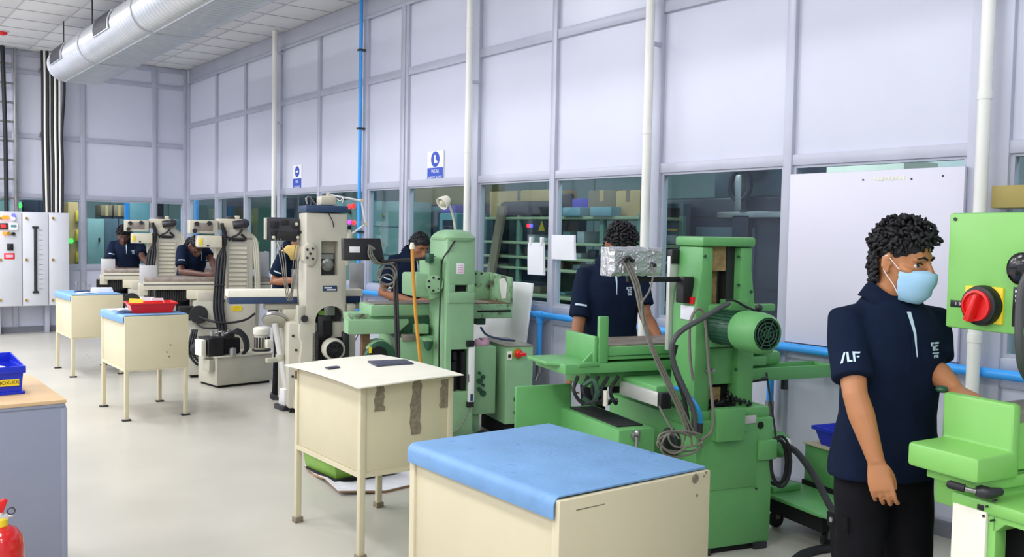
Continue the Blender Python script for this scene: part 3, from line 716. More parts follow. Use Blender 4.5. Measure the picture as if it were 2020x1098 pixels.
B().box(-.14, .13, .375, .385, .535, .557).box(-.14, .13, .66, .67, .535, .557).box(.12, .13, .385, .66, .535, .557).box(-.14, -.13, .385, .66, .535, .557).obj('rim', 'blue_bin', bn, .002)
hz = thing('floor_hose', 'thick black hose looping over the floor behind the masked man', 'hose')
B().tube([M2.R.transposed() @ M2.q(1552, 878, .2)+M2.O, at_depth(1575, 895, 4.75), at_depth(1610, 945, 4.5), at_depth(1645, 1010, 4.2), at_depth(1690, 1060, 4.0), at_depth(1740, 1085, 3.9)], .017, 10).obj('hose', 'rubber', hz)
B().tube([on_z(1560, 1110, .022), on_z(1590, 1090, .022), on_z(1640, 1080, .022), on_z(1700, 1084, .022), on_z(1780, 1088, .022)], .022, 10).obj('hose', 'rubber', hz)
# ------------------------------------------------------------------ lime grinder cut by the right frame edge
M1 = Frame(at_depth(1930, 905, 2.62), -11)
g1 = thing('surface_grinder', 'lime green grinder at the right frame edge with a yellow and red switch', 'machine', M1.O, -11, 'surface grinders in the row')
def mface(name, m, u0, v0, u1, v1, x, th=.006, par=None, bev=.002):
    a, b = M1.s(u0, v0, x), M1.s(u1, v1, x); return box(name, m, x-th, x+.004, a.y, b.y, b.z, a.z, par or g1, bev)
zl = M1.s(1930, 905, 0).z; zb = M1.s(1925, 955, 0).z; yf = M1.s(1790, 868, 0).y
xs_ = M1.q(1998, 890, 0).x; zt = M1.s(1985, 795, xs_).z
st = B().prism([(0, 0, zb), (0, 0, zl), (xs_, 0, zl+.004), (xs_, 0, zt), (xs_+.035, 0, zt), (xs_+.035, 0, zb)], (0, yf, 0)).obj('table_end_guard', 'lime', g1, .012)
box('table', 'lime', xs_+.03, 1.5, .01, yf-.01, zb+.02, zt-.06, g1, .006)
box('table_bed', 'tray_steel', xs_+.04, 1.5, .02, yf-.02, zt-.06, zt-.045, g1)
p = M1.s(1858, 764, xs_+.01); B().ball(p+V((0, .0, -.005)), (.02, .02, .012), 10, 6).obj('guard_bolt', 'green_dark', g1)
box('saddle', 'lime', .10, 1.4, .03, yf-.02, zb-.12, zb+.01, g1, .008)
box('saddle_step', 'lime', .04, 1.2, .015, yf-.04, zb-.03, zb+.005, g1, .004)
box('saddle_slot', 'black_and_shade', .10, .16, .022, .035, zb-.03, zb-.012, g1)
# bed and stand with the cream door: the near side runs on towards the viewer past the table
XB = .06
yA = M1.s(1874, 968, XB).y; zA = M1.s(1876, 967, XB).z; zD = M1.s(1876, 990, XB).z; yD = M1.s(1946, 1014, XB).y; yS = M1.s(1959, 1050, XB).y
zO = M1.s(1979, 1036, XB).z; yO = M1.s(1979, 1036, XB).y; zS = M1.s(1959, 1050, XB).z
box('bed', 'lime', XB, 1.4, -.75, yA, zD-.005, zA, g1, .012)
box('bed_ledge', 'lime', XB+.05, 1.35, -.6, yA-.03, zA-.002, zb-.11, g1, .01)
stn = box('stand', 'lime', XB+.01, XB+.06, yS, yA-.004, 0, zD, g1, .004)
box('stand_void', 'black_and_shade', XB+.12, 1.3, -.70, yA-.03, .02, zO, g1)
B().prism([(XB+.01, yS+.01, zD), (XB+.01, yS+.01, zS), (XB+.01, yS, zS), (XB+.01, yO, zO), (XB+.01, -.62, zO), (XB+.01, -.66, zS), (XB+.01, -.66, .0), (XB+.01, -.75, .0), (XB+.01, -.75, zD)], (.10, 0, 0)).obj('stand_arch', 'lime', g1, .003)
B().prism([(XB-.002, yA-.012, zD+.002), (XB-.002, yD, zD+.002), (XB-.002, yD, .06), (XB-.002, yA-.012, .06)], (.012, 0, 0)).obj('cream_door', 'cream_white', g1, .002)
for u, v in ((1941, 1017),): p = M1.s(u, v, XB-.002); B().cyl(p, p+V((-.004, 0, 0)), .004, n=8).obj('door_screw', 'dark_steel', g1)
p0, p1, p2, p3 = M1.s(1868, 953, -.01), M1.s(1903, 963, .01), M1.s(1925, 968, .03), M1.s(1955, 972, .06)
lv = B().rings([p0, p0.lerp(p1, .15), p1], [.008, .013, .012], 12).obj('lever_grip', 'rubber', g1)
B().cyl(p1, p2, .007).obj('lever_rod', 'steel', lv)
B().rings([p2, p2.lerp(p3, .3), p3, p3+V((.04, 0, 0))], [.014, .02, .016, .012], 12).obj('lever_hub', 'dark_steel', lv)
fb = mface('indicator_square', 'black', 1929, 993, 1941, 1007, XB, .004)
for u, v in ((1949, 981), (1961, 987), (1948, 998), (1957, 1026)): p = M1.s(u, v, XB); B().cyl(p+V((-.006, 0, 0)), p+V((.01, 0, 0)), .0035, n=8).obj('oiler', 'dark_steel', g1)
# control box on the column
box('column', 'lime', 1.15, 1.6, .0, .42, zb-.2, 2.05, g1, .02)
XP = .20
a, b = M1.s(1873, 420, XP), M1.s(2045, 665, XP)
zb3 = M1.s(1870, 645, XP).z
cbx = box('control_box', 'lime', XP, XP+.42, b.y, a.y, zb3, a.z, g1, .008)
box('box_arm', 'lime', XP+.3, 1.2, b.y+.1, a.y-.1, zb3+.05, a.z-.1, cbx)
sp = mface('switch_plate', 'yellow', 1907, 562, 1979, 641, XP, .008, cbx, .004)
pc = M1.s(1944, 602, XP)
B().lathe([(.062, 0), (.062, .018), (.058, .03), (.05, .034)], pc+V((-.006, 0, 0)), (-1, 0, 0), 32).obj('switch_ring', 'black', sp)
k = B().lathe([(.047, 0), (.047, .012), (.040, .014), (.040, .006)], pc+V((-.036, 0, 0)), (-1, 0, 0), 32).obj('switch_rotor', 'red', sp)
dv = V((0, .35, -1)).normalized(); nv = V((0, 1, .35)).normalized()
q0 = pc+V((-.042, 0, 0))
B().hexa([q0+dv*.05-nv*.014, q0-dv*.038-nv*.009, q0-dv*.038+nv*.009, q0+dv*.05+nv*.014, q0+V((-.028, 0, 0))+dv*.05-nv*.010, q0+V((-.024, 0, 0))-dv*.036-nv*.006, q0+V((-.024, 0, 0))-dv*.036+nv*.006, q0+V((-.028, 0, 0))+dv*.05+nv*.010]).obj('switch_handle', 'red', k, .004)
ls = mface('label_strip', 'black', 1876, 591, 1906, 607, XP, .003, cbx, .001)
pp = M1.s(1890, 599, XP-.0035)
text('lettering', 'I  0', .014, 'white', axes(pp, (0, -1, 0), (0, 0, 1)), ls)
pl = mface('instruction_plate', 'black', 2000, 566, 2040, 648, XP, .003, cbx, .001)
random.seed(5); mk = B()
for r_ in range(8):
    for c_ in range(4):
        if random.random() < .75:
            q0 = M1.s(2003+c_*9, 572+r_*9.2, XP-.0035); mk.box(q0.x-.001, q0.x, q0.y-.012*random.uniform(.4, 1), q0.y, q0.z-.007, q0.z)
mk.obj('plate_marking', 'white', pl)
pk = M1.s(2026, 530, XP); B().lathe([(.03, 0), (.048, .012), (.048, .025), (.03, .034), (.0005, .036)], pk, (-1, 0, 0), 24).obj('push_button', 'black_gloss', cbx)
B().tube([M1.s(2028, 540, XP-.05), M1.s(2016, 570, XP-.06), M1.s(2011, 620, XP-.06), M1.s(2011, 680, XP-.05), M1.s(2018, 730, XP+.02), M1.s(2040, 760, XP+.2)], .012, 10).obj('flexible_conduit', 'conduit_grey', cbx)
p = M1.s(1885, 432, XP); B().cyl(p, p+V((-.003, 0, 0)), .006, n=8).obj('rivet', 'dark_steel', cbx)
# ------------------------------------------------------------------ pale green grinder
M3 = Frame(on_z(900, 878), -14)
g3 = thing('surface_grinder', 'pale green grinder with a domed column cap, gooseneck lamp and worn right tray', 'machine', M3.O, -14, 'surface grinders in the row')
plan = [(-.097, 0), (.13, 0), (.13, .42), (-.097, .42)]
zc3 = M3.q(900, 470, 0).z
col = B().loft([[(x, y, z) for x, y in plan] for z in (.04, zc3)]).obj('column', 'green_pale', g3, .010)
c0 = B(); a, b = M3.q(890, 689, 0), M3.q(922, 771, 0); c0.box(a.x, b.x, -.05, .12, b.z, a.z)
a, b = M3.q(898, 562, 0), M3.q(922, 575, 0); c0.box(a.x, b.x, -.05, .05, b.z, a.z)
cut(col, c0)
a, b = M3.q(891, 690, 0), M3.q(921, 770, 0); lb = B().box(a.x, b.x, .09, .12, b.z, a.z)
lb.box(a.x+.01, a.x+.05, .03, .09, b.z, b.z+.22).box(b.x-.04, b.x-.01, .02, .09, b.z, a.z-.02).cyl((a.x+.04, .05, b.z+.23), (a.x+.04, .05, b.z+.3), .02)
lb.obj('pulley_works', 'black_and_shade', g3)  # back sheet is a dark liner, the opening's shade set as colour
# raised rear cover round the hand slot
cv = B()
a, b = M3.q(886, 498, -.008), M3.q(936, 597, -.008)
s0, s1 = M3.q(897, 561, -.008), M3.q(923, 576, -.008)
cv.box(a.x, b.x, -.010, .002, s0.z, a.z).box(a.x, b.x, -.010, .002, b.z, s1.z).box(a.x, s0.x, -.010, .002, s1.z, s0.z).box(s1.x, b.x, -.010, .002, s1.z, s0.z)
cv.obj('column_cover', 'green_pale', g3, .003)
fbox(M3, 'slot_shadow', 'black_and_shade', g3, 899, 563, 922, 574, .035, .045, 0)
lbx = fbox(M3, 'pink_label', 'paper', g3, 901, 519, 916, 540, -.0125, -.009, .001)
for k in range(4): fbox(M3, 'label_line', 'pink', lbx, 903, 522+k*4.5, 914, 524+k*4.5, -.0132, -.012, 0)
box('column_foot', 'green_pale', -.11, .15, .02, .9, .03, .10, g3, .01)
box('plinth', 'black_and_shade', -.10, .14, .0, .88, 0, .04, g3)  # black filler below the foot, the gap's shade given as colour
# dome cap
dm = B()
za, zb_ = M3.q(900, 474, 0).z, M3.q(900, 453, 0).z
def rrect(cx, cy, hx, hy, z, n=6, r=.06):
    P = []
    for sx, sy, a0 in ((1, 1, 0), (-1, 1, 90), (-1, -1, 180), (1, -1, 270)):
        for k in range(n+1): t = rad(a0+90*k/n); P.append((cx+sx*(hx-r)+r*math.cos(t), cy+sy*(hy-r)+r*math.sin(t), z))
    return P
hz_ = zb_-za
dm.loft([rrect(.017, .2, .117, .215, za), rrect(.017, .2, .124, .222, za+hz_*.25), rrect(.017, .2, .112, .20, za+hz_*.6, r=.09), rrect(.017, .2, .085, .15, za+hz_*.88, r=.07), rrect(.017, .2, .045, .1, za+hz_, r=.04)])
dm.obj('dome_cap', 'green_pale', g3, 0, sharp=50)
# gooseneck lamp on the cap
p0 = M3.q(899, 455, .2); pL = [p0, M3.q(894, 428, .19), M3.q(887, 404, .17), M3.q(882, 395, .15)]
lam = B().tube(pL, .009, 10).obj('gooseneck_lamp', 'ivory', g3)
hd = M3.q(876, 398, .13)
B().lathe([(.012, -.05), (.03, -.045), (.045, -.01), (.052, .03), (.047, .03), (.04, -.005), (.01, -.03)], hd, (-.75, -.3, -.55), 20).obj('lamp_shade', 'cream_white', lam)
B().ball(hd+V((-.75, -.3, -.55)).normalized()*.01, .028, 12, 8).obj('bulb', 'ivory', lam)
# bolted wheel-head flanges left and right
a, b = M3.q(820, 540, .12), M3.q(873, 586, .12)
wh = box('wheel_head', 'green_pale', a.x, -.09, .12, .5, b.z, a.z, g3, .02)
B().prism([tuple(M3.q(u, v, .1)) for u, v in ((846, 512), (868, 506), (874, 545), (866, 585), (850, 592), (846, 575))], (0, .25, 0)).obj('head_casting', 'green_pale', g3, .012)
fl_ = B().cyl(M3.q(857, 560, .075), M3.q(857, 560, .12), .068, n=24).obj('flange', 'green_pale', g3, .004)
for k in range(7):
    t = k*.9; p = M3.q(857, 560, .075)+V((math.cos(t)*.05, 0, math.sin(t)*.05)); B().cyl(p, p+V((0, -.012, 0)), .009, n=8).obj('flange_bolt', 'dark_steel', fl_)
fr_ = B().cyl(M3.q(943, 550, .16), M3.q(943, 550, .22), .068, n=20).obj('flange', 'green_pale', g3, .004)
for k in range(6):
    t = k*1.05; p = M3.q(943, 550, .16)+V((math.cos(t)*.05, 0, math.sin(t)*.05)); B().cyl(p, p+V((0, -.012, 0)), .009, n=8).obj('flange_bolt', 'dark_steel', fr_)
fbox(M3, 'slide_clamp', 'green_dark', g3, 846, 500, 856, 518, .05, .14, .004)
# table, beam, base on the left
a, b = M3.q(732, 602, .42), M3.q(852, 622, .42)
tb = box('table', 'green_pale', a.x, .45, .42, .8, b.z, a.z, g3, .008)
box('table_bed', 'tray_steel', a.x+.03, .45, .45, .78, a.z-.005, a.z+.008, tb)
a, b = M3.q(693, 620, .46), M3.q(755, 634, .46); box('table_wing', 'worn_green', a.x, -.09, .46, .76, b.z, a.z, g3, .006)
a, b = M3.q(687, 632, .36), M3.q(806, 656, .36)
B().prism([(a.x, .36, a.z), (b.x, .36, a.z), (b.x, .36, a.z-.03), (b.x-.09, .36, b.z-.005), (a.x, .36, b.z)], (0, .16, 0)).obj('drip_beam', 'green_pale', g3, .004)
a, b = M3.q(806, 630, .4), M3.q(852, 660, .4); box('saddle', 'green_dark', a.x-.08, -.09, .40, .8, b.z-.03, a.z+.01, g3, .01)
a, b = M3.q(821, 640, .3), M3.q(846, 658, .3); box('saddle_box', 'green_pale', a.x, b.x, .30, .4, b.z, a.z, g3, .006)
a, b = M3.q(786, 668, .3), M3.q(852, 850, .3)
B().prism([(a.x, .30, a.z), (-.09, .30, a.z+.02), (-.09, .30, .04), (a.x-.02, .30, .04)], (0, .6, 0)).obj('base', 'green_pale', g3, .015)
fbox(M3, 'slide_plate', 'tray_steel', g3, 795, 660, 822, 672, .28, .34, .004)
kn = B(); p = M3.q(845, 676, .22); kn.rings([p+V((0, 0, .03)), p+V((0, 0, .02)), p, p+V((0, 0, -.05)), p+V((0, 0, -.06))], [.02, .035, .04, .02, .012], 12).obj('oil_pot', 'green_dark', g3)
fbox(M3, 'oil_pot_lid', 'green_pale', g3, 838, 668, 853, 673, .18, .26, .004)
# hydraulic motor shroud, left
a, b = M3.q(726, 660, .35), M3.q(776, 712, .35)
cx = (a.x+b.x)/2
sh = B(); sh.prism([(cx+.125*math.cos(t), .34, b.z+.16*math.sin(t)) for t in [math.pi*k/10 for k in range(11)]], (0, .2, 0)); sh.obj('motor_shroud', 'green_dark', g3, .01)
sh = B(); sh.prism([(cx+.132*math.cos(t), .36, b.z+.168*math.sin(t)) for t in [math.pi*k/10 for k in range(3, 9)]], (0, .14, 0)); sh.obj('shroud_cover', 'green_pale', g3, .004)
B().cyl((cx-.02, .33, b.z+.05), (cx-.02, .34, b.z+.05), .07).obj('shroud_face', 'black_and_shade', g3)
fbox(M3, 'warning_sticker', 'yellow', g3, 728, 684, 733, 696, .325, .33, 0)
box('shroud_stand', 'black_and_shade', cx-.1, cx+.12, .36, .6, 0, b.z+.01, g3)
fbox(M3, 'rusty_bracket', 'iron_rust', g3, 715, 656, 729, 712, .42, .5, .004)
# linear scale
sc3 = fbox(M3, 'linear_scale', 'white', g3, 926, 680, 935, 797, -.03, -.005, .002)
fbox(M3, 'scale_end', 'black', g3, 922, 672, 936, 684, -.035, 0, .003); fbox(M3, 'scale_end', 'black', g3, 922, 793, 935, 803, -.035, 0, .003)
fbox(M3, 'reading_head', 'steel', g3, 921, 738, 927, 754, -.03, -.005, .003)
fbox(M3, 'scale_mark', 'dark_navy_band', sc3, 928, 777, 933, 790, -.0315, -.029, 0)
# rear box and electrical cabinet, right
a, b = M3.q(936, 684, .12), M3.q(977, 815, .12); bx3 = box('rear_box', 'green_pale', .125, b.x, .12, .42, b.z, a.z, g3, .008)
for k in range(6): p = M3.q(945+(k % 2)*7, 735+k*8, .12); B().cyl(p, p+V((0, -.02, 0)), .012+.006*(k % 3), n=8).obj('valve_stud', 'green_dark', bx3)
box('rear_leg', 'green_pale', .13, .25, .16, .4, .03, b.z, g3, .006)
a, b = M3.q(998, 684, .05), M3.q(1049, 833, .05)
cz = box('electrical_cabinet', 'green_pale', a.x, b.x, .05, .62, b.z, a.z, g3, .006)
box('cabinet_top', 'tray_steel', a.x-.005, b.x+.005, .045, .625, a.z, a.z+.008, cz)
box('cabinet_rib', 'green_dark', b.x, b.x+.03, .12, .55, b.z+.02, a.z-.02, cz)
box('cabinet_stand', 'black_and_shade', a.x+.02, b.x-.02, .1, .6, 0, b.z, g3)
B().box(.2, a.x, .30, .5, b.z+.1, a.z-.05).obj('cabinet_bracket', 'green_dark', g3)
pc = M3.q(1021, 697, .05)
sw_ = B().lathe([(.042, 0), (.042, .01), (.036, .02)], pc, (0, -1, 0), 20).obj('switch_base', 'gold', cz)
B().lathe([(.03, .018), (.032, .03), (.02, .045)], pc, (0, -1, 0), 20).box(pc.x-.01, pc.x+.045, pc.y-.075, pc.y-.04, pc.z-.012, pc.z+.012).obj('switch_knob', 'red', sw_, .003)
fbox(M3, 'switch_label', 'cream_white', cz, 1001, 693, 1010, 710, .045, .051, .001); fbox(M3, 'key_hole', 'black', cz, 1003, 699, 1008, 705, .04, .046, .001)
for v in (787, 813): p = M3.q(1018, v, .05); B().cyl(p, p+V((0, -.02, 0)), .022).obj('cable_gland', 'green_dark', cz)
# worn tray at the right end
a, b = M3.q(941, 600, .36), M3.q(1011, 627, .36)
tr3 = box('table_end', 'worn_green', .12, b.x, .36, .84, b.z, a.z, g3, .006)
sgu = [tuple(M3.q(u, v, .84)) for u, v in ((948, 560), (975, 545), (1011, 552), (1011, 600), (948, 600))]
zt = M3.q(1011, 547, .36).z
B().prism([(b.x, .36, a.z-.01), (b.x, .36, zt), (b.x, .84, zt+.02), (b.x, .84, a.z-.01)], (-.02, 0, 0)).obj('end_plate', 'worn_green', g3, .004)
B().prism([(b.x-.02, .82, a.z-.01), (b.x-.02, .82, zt+.02), (b.x-.14, .82, zt+.02), (b.x-.26, .82, a.z+.10), (b.x-.34, .82, a.z+.06), (b.x-.34, .82, a.z-.01)], (0, .02, 0)).obj('side_guard', 'worn_green', g3, .004)
B().prism([(b.x-.021, .45+.0, a.z+.04), (b.x-.021, .43, a.z+.16), (b.x-.021, .50, zt-.01), (b.x-.021, .60, zt-.03), (b.x-.021, .58, a.z+.12), (b.x-.021, .54, a.z+.03)], (-.004, 0, 0)).obj('bare_patch', 'worn_white', g3)
box('tray_floor', 'iron_rust', .14, b.x-.02, .38, .82, a.z-.004, a.z+.006, g3)
fbox(M3, 'table_groove', 'black_and_shade', g3, 942, 612, 1008, 614.5, .355, .365, 0)
fbox(M3, 'table_lug', 'green_dark', g3, 941, 627, 958, 640, .42, .6, .004)
# cables
B().tube(path(M3, [(899, 472, -.005), (886, 492, -.01), (872, 516, .03), (870, 560, .06), (868, 600, .06), (866, 680, .06), (866, 760, .06)]), .006).obj('column_cable', 'rubber', g3)
B().tube(path(M3, [(930, 780, -.01), (922, 815, -.03), (905, 845, -.03), (888, 855, -.02)]), .005).obj('thin_cable', 'cable_grey', g3)
B().tube(path(M3, [(948, 645, .2), (960, 660, .15), (985, 668, .1), (1015, 672, .2)]), .009).obj('blue_cable', 'dark_navy_band', g3)
B().ball(M3.q(948, 678, .2), (.06, .05, .03), 14, 10).ball(M3.q(957, 675, .2), (.035, .04, .04), 12, 8).ball(M3.q(942, 676, .18), (.03, .03, .035), 12, 8).obj('pink_rag', 'pink', g3)
hb = B()
for k in range(4): hb.tube(path(M3, [(885, 872-k*3, .0), (915, 868+k*4, -.1), (950, 860-k*3, .05), (990, 862+k*3, .3), (1003, 838, .3)]), .014)
hb.obj('floor_cable', 'rubber', g3)
# readout on a bar, with its post and cable loops
br = B().cyl(M3.q(745, 516, .18), M3.q(860, 508, .18), .012).obj('readout_bar', 'dark_steel', g3)
a, b = M3.q(678, 470, .12), M3.q(752, 514, .12)
rd = B().hexa([(a.x, .10, b.z), (b.x+.02, .10, b.z+.005), (b.x+.02, .19, b.z+.005), (a.x, .19, b.z), (a.x, .13, a.z), (b.x-.005, .13, a.z+.005), (b.x-.005, .21, a.z+.005), (a.x, .21, a.z)]).obj('readout', 'black', g3, .006)
fbox(M3, 'readout_label', 'white', rd, 690, 486, 710, 498, .105, .125, .001)
for k in range(4): p = M3.q(727+k*3, 484+k*2, .11); B().cyl(p, p+V((0, -.03, 0)), .009, n=8).obj('connector', 'steel', rd)
po = B().cyl(M3.q(777, 512, .18), M3.q(783, 720, .18), .012).cyl(M3.q(782, 520, .17), M3.q(788, 720, .17), .009).obj('cable_post', 'dark_steel', g3)
cb = B()
for k in range(3): cb.tube(path(M3, [(728+k*3, 486, .08), (727+k*4, 502, .06), (738+k*5, 518, .07), (757+k*3, 520, .12), (777, 518, .15)]), .0055)
for k, (r_, cy) in enumerate(((20, 540), (17, 545), (15, 556))): cb.tube([M3.q(764+r_*.95*math.cos(t), cy+r_*math.sin(t), .14-.01*k) for t in [2*math.pi*j/12 for j in range(13)]], .006)
cb.obj('readout_cable', 'cable_grey', g3)
# orange hose standing in front of it and trailing over the floor
t = thing('air_hose', 'thin orange hose with a white tip upright before the pale green grinder', 'hose')
Wq = lambda F, u, v, d: F.R.transposed() @ F.q(u, v, d) + F.O
pp = [Wq(M3, 813, 486, .0), Wq(M3, 815, 540, -.02), Wq(M3, 820, 620, -.04), Wq(M3, 827, 690, -.05), Wq(M3, 834, 760, -.07), Wq(M3, 842, 850, -.1)]
pp += [on_z(846, 922, .02), on_z(860, 932, .014), on_z(885, 944, .014), on_z(905, 948, .014), on_z(950, 950, .014)]
B().tube(pp, .013, 10).obj('hose', 'orange_hose', t)
B().rings([pp[0]-V((0, 0, .02)), pp[0]+V((0, 0, .0)), pp[0]+V((0, 0, .03))], [.018, .02, .012], 10).obj('tip', 'cream_white', t)
fc = thing('floor_cables', 'dark tangle of cables on the floor at the pale green grinder foot', 'cables')
fb_ = B(); random.seed(8)
for k in range(6): fb_.tube([on_z(846+k*3, 915+k*2, .02+k*.008), on_z(870+k*2, 905+k*5, .03), on_z(888, 898+k*7, .03), on_z(930, 892+k*6, .03)], .014)
fb_.obj('cable', 'rubber', fc)
t = thing('white_board', 'white board leaning on the wall behind the pale green grinder', 'board')
a, b = on_x(1040, 562, 4.86), on_x(1030, 690, 4.5)
ya, yb_ = on_x(1038, 600, 4.8).y, on_x(905, 600, 4.8).y
B().prism([(4.86, ya, 1.20), (4.73, ya+.03, .0), (4.73, yb_, .0), (4.86, yb_, 1.20)], (.02, 0, .004)).obj('board', 'white', t, .002)
# ------------------------------------------------------------------ cream and blue grinder
M4 = Frame(on_z(640, 815), -14)
g4 = thing('surface_grinder', 'cream grinder with navy cap and band and an arched motor opening', 'machine', M4.O, -14, 'surface grinders in the row')
zt4 = M4.q(640, 420, 0).z
xl, xr = M4.q(604, 500, 0).x, M4.q(684, 500, 0).x
xlb = M4.q(600, 700, 0).x
colp = [(xl, 0, zt4), (xr, 0, zt4), (xr, 0, .05), (xlb-.08, 0, .05), (xlb-.02, 0, .62), (xl-.055, 0, .70), (xl-.045, 0, .82), (xl, 0, .92)]
col = B().prism(colp, (0, .36, 0)).obj('column', 'machine_light', g4, .008)
k = B()
a, b = M4.q(634, 475, 0), M4.q(666, 543, 0); k.box(a.x, b.x, -.05, .14, b.z, a.z)
a, b = M4.q(622, 640, 0), M4.q(682, 720, 0); cx = (a.x+b.x)/2; rr = (b.x-a.x)/2; za = M4.q(650, 632, 0).z
k.prism([(a.x, -.05, .3), (b.x, -.05, .3)]+[(cx+rr*math.cos(t), -.05, za+rr*.95*math.sin(t)) for t in [math.pi*j/14 for j in range(15)]], (0, .25, 0))
cut(col, k)
a, b = M4.q(634, 475, 0), M4.q(666, 543, 0)
ins = box('upper_dark_liner', 'dark_steel', a.x+.004, b.x-.004, .128, .139, b.z, a.z-.11, g4)  # dark sheet lining the upper recess, shade put into its colour
B().lathe([(.055, 0), (.055, .04), (.03, .05), (.03, .07)], ((a.x+b.x)/2, .13, b.z+.09), (0, -1, 0), 20).obj('pulley', 'steel', ins)
box('upper_block', 'steel', a.x+.02, b.x-.02, .09, .13, a.z-.16, a.z-.12, ins)
lw = box('lower_dark_liner', 'dark_grille', cx-rr+.005, cx+rr-.005, .185, .198, .3, za+rr*.8, g4)  # dark sheet at the back of the arch, painted as its shade
box('gear_housing', 'dark_steel', cx-.10, cx+.02, .08, .18, za-.16, za+.04, lw, .006)
box('gear_cover', 'steel', cx-.05, cx+.05, .06, .10, za+.04, za+.14, lw, .006)
box('slot', 'black_and_shade', cx-.05, cx+.03, .07, .085, za-.14, za-.01, lw)
fbox(M4, 'green_tag', 'olive_green', lw, 628, 612, 640, 621, .05, .055, 0)
for s_ in (-1, 1): box('cheek', 'dark_steel', cx+s_*rr-.03, cx+s_*rr+.03, .0, .06, .45, za-.10, lw, .008)
pm = M4.q(659, 689, -.1)
motor(g4, (pm.x, .16, pm.z), (0, -1, 0), .07, .30, 'dark_steel', 'machine_light', 18, .098)
box('motor_plate', 'dark_steel', cx-rr+.01, cx+rr-.01, .10, .12, .35, za-.16, g4)
cp = fbox(M4, 'cap', 'dark_navy_band', g4, 604, 404, 687, 420, -.02, .38, .008)
box('cap_block', 'ivory', *[M4.q(u, 400, .1).x for u in (633, 664)], .10, .3, M4.q(640, 404, 0).z, M4.q(640, 385, 0).z, g4, .02)
B().tube(path(M4, [(606, 402, .05), (604, 392, .05), (610, 388, .06), (616, 396, .08), (622, 403, .1)]), .008).tube(path(M4, [(664, 392, .1), (672, 396, .06), (678, 388, .05), (676, 400, .04)]), .006).obj('lifting_eye', 'steel', g4)
fbox(M4, 'maker_plate', 'dark_navy_band', g4, 637, 563, 665, 574, -.006, .002, .002)
fbox(M4, 'plate_print', 'white', g4, 640, 566, 655, 568.5, -.008, -.005, 0); fbox(M4, 'plate_print', 'white', g4, 645, 570, 663, 572.5, -.008, -.005, 0)
B().tube(path(M4, [(648, 421, -.01), (656, 436, -.012), (658, 448, -.012)]), .004).obj('loose_wire', 'rubber', g4)
# eight-sided flange plates on the flanks
for s_, us in ((-1, (600, 624)), (1, (680, 690))):
    a, b = M4.q(us[0], 478, -.02), M4.q(us[1], 524, -.02)
    h, w_ = (a.z-b.z), (b.x-a.x); f_ = B()
    f_.prism([(a.x, -.03, b.z+h*.25), (a.x, -.03, a.z-h*.2), (a.x+w_*.35, -.03, a.z), (b.x-w_*.25, -.03, a.z), (b.x, -.03, a.z-h*.3), (b.x, -.03, b.z+h*.25), (b.x-w_*.3, -.03, b.z), (a.x+w_*.3, -.03, b.z)], (0, .2, 0))
    fo_ = f_.obj('flank_flange', 'machine_light', g4, .006)
    if s_ < 0:
        for u, v in ((606, 492), (617, 490), (606, 508), (617, 510), (612, 500)): p = M4.q(u, v, -.03); B().cyl(p, p+V((0, -.012, 0)), .011, n=8).obj('flange_bolt', 'dark_steel', fo_)
# base at the left, slides
a = M4.q(570, 640, .08)
box('base', 'machine_light', a.x, .30, .10, .68, .04, .80, g4, .02)
box('plinth', 'black_and_shade', a.x+.02, .28, .12, .66, 0, .04, g4)  # black block under the base, floor gap shade put into the colour
for u, v in ((578, 662), (577, 742), (584, 690)): p = M4.q(u, v, .1); B().cyl(p, p+V((0, -.01, 0)), .012, n=8).obj('bolt', 'dark_steel', g4)
fbox(M4, 'slide_clamp', 'machine_grey', g4, 588, 603, 604, 636, .0, .12, .01)
fbox(M4, 'slide_clamp', 'machine_grey', g4, 684, 600, 702, 622, .0, .12, .01)
p = M4.q(600, 628, -.01); B().cyl(p, p+V((0, -.03, 0)), .03).obj('clamp_knob', 'dark_steel', g4)
# table with its navy band
a, b = M4.q(449, 572, .42), M4.q(600, 585, .42)
xR = M4.q(716, 590, .42).x
tb = box('table', 'cream_white', a.x, xR, .42, .63, b.z, a.z, g4, .006)
c_, d_ = M4.q(452, 585, .43), M4.q(600, 598, .43)
bd = box('navy_band', 'dark_navy_band', c_.x, xR-.02, .43, .62, d_.z, b.z, g4, .006)
box('band_foot', 'machine_grey', -.45, .5, .46, .61, d_.z-.06, d_.z, g4, .01)
box('saddle', 'machine_light', -.30, .35, .34, .68, .78, d_.z-.05, g4, .01)
a, b = M4.q(686, 518, .6), M4.q(717, 571, .6); box('end_guard', 'guard_grey', a.x+.01, b.x, .56, .585, b.z, a.z, g4, .008)
box('end_guard_side', 'guard_grey', b.x-.015, b.x, .585, .63, b.z, a.z, g4, .004)
a, b = M4.q(574, 530, .6), M4.q(604, 572, .6); box('work_block', 'steel', a.x, b.x, .50, .61, b.z-.01, a.z, g4, .01)
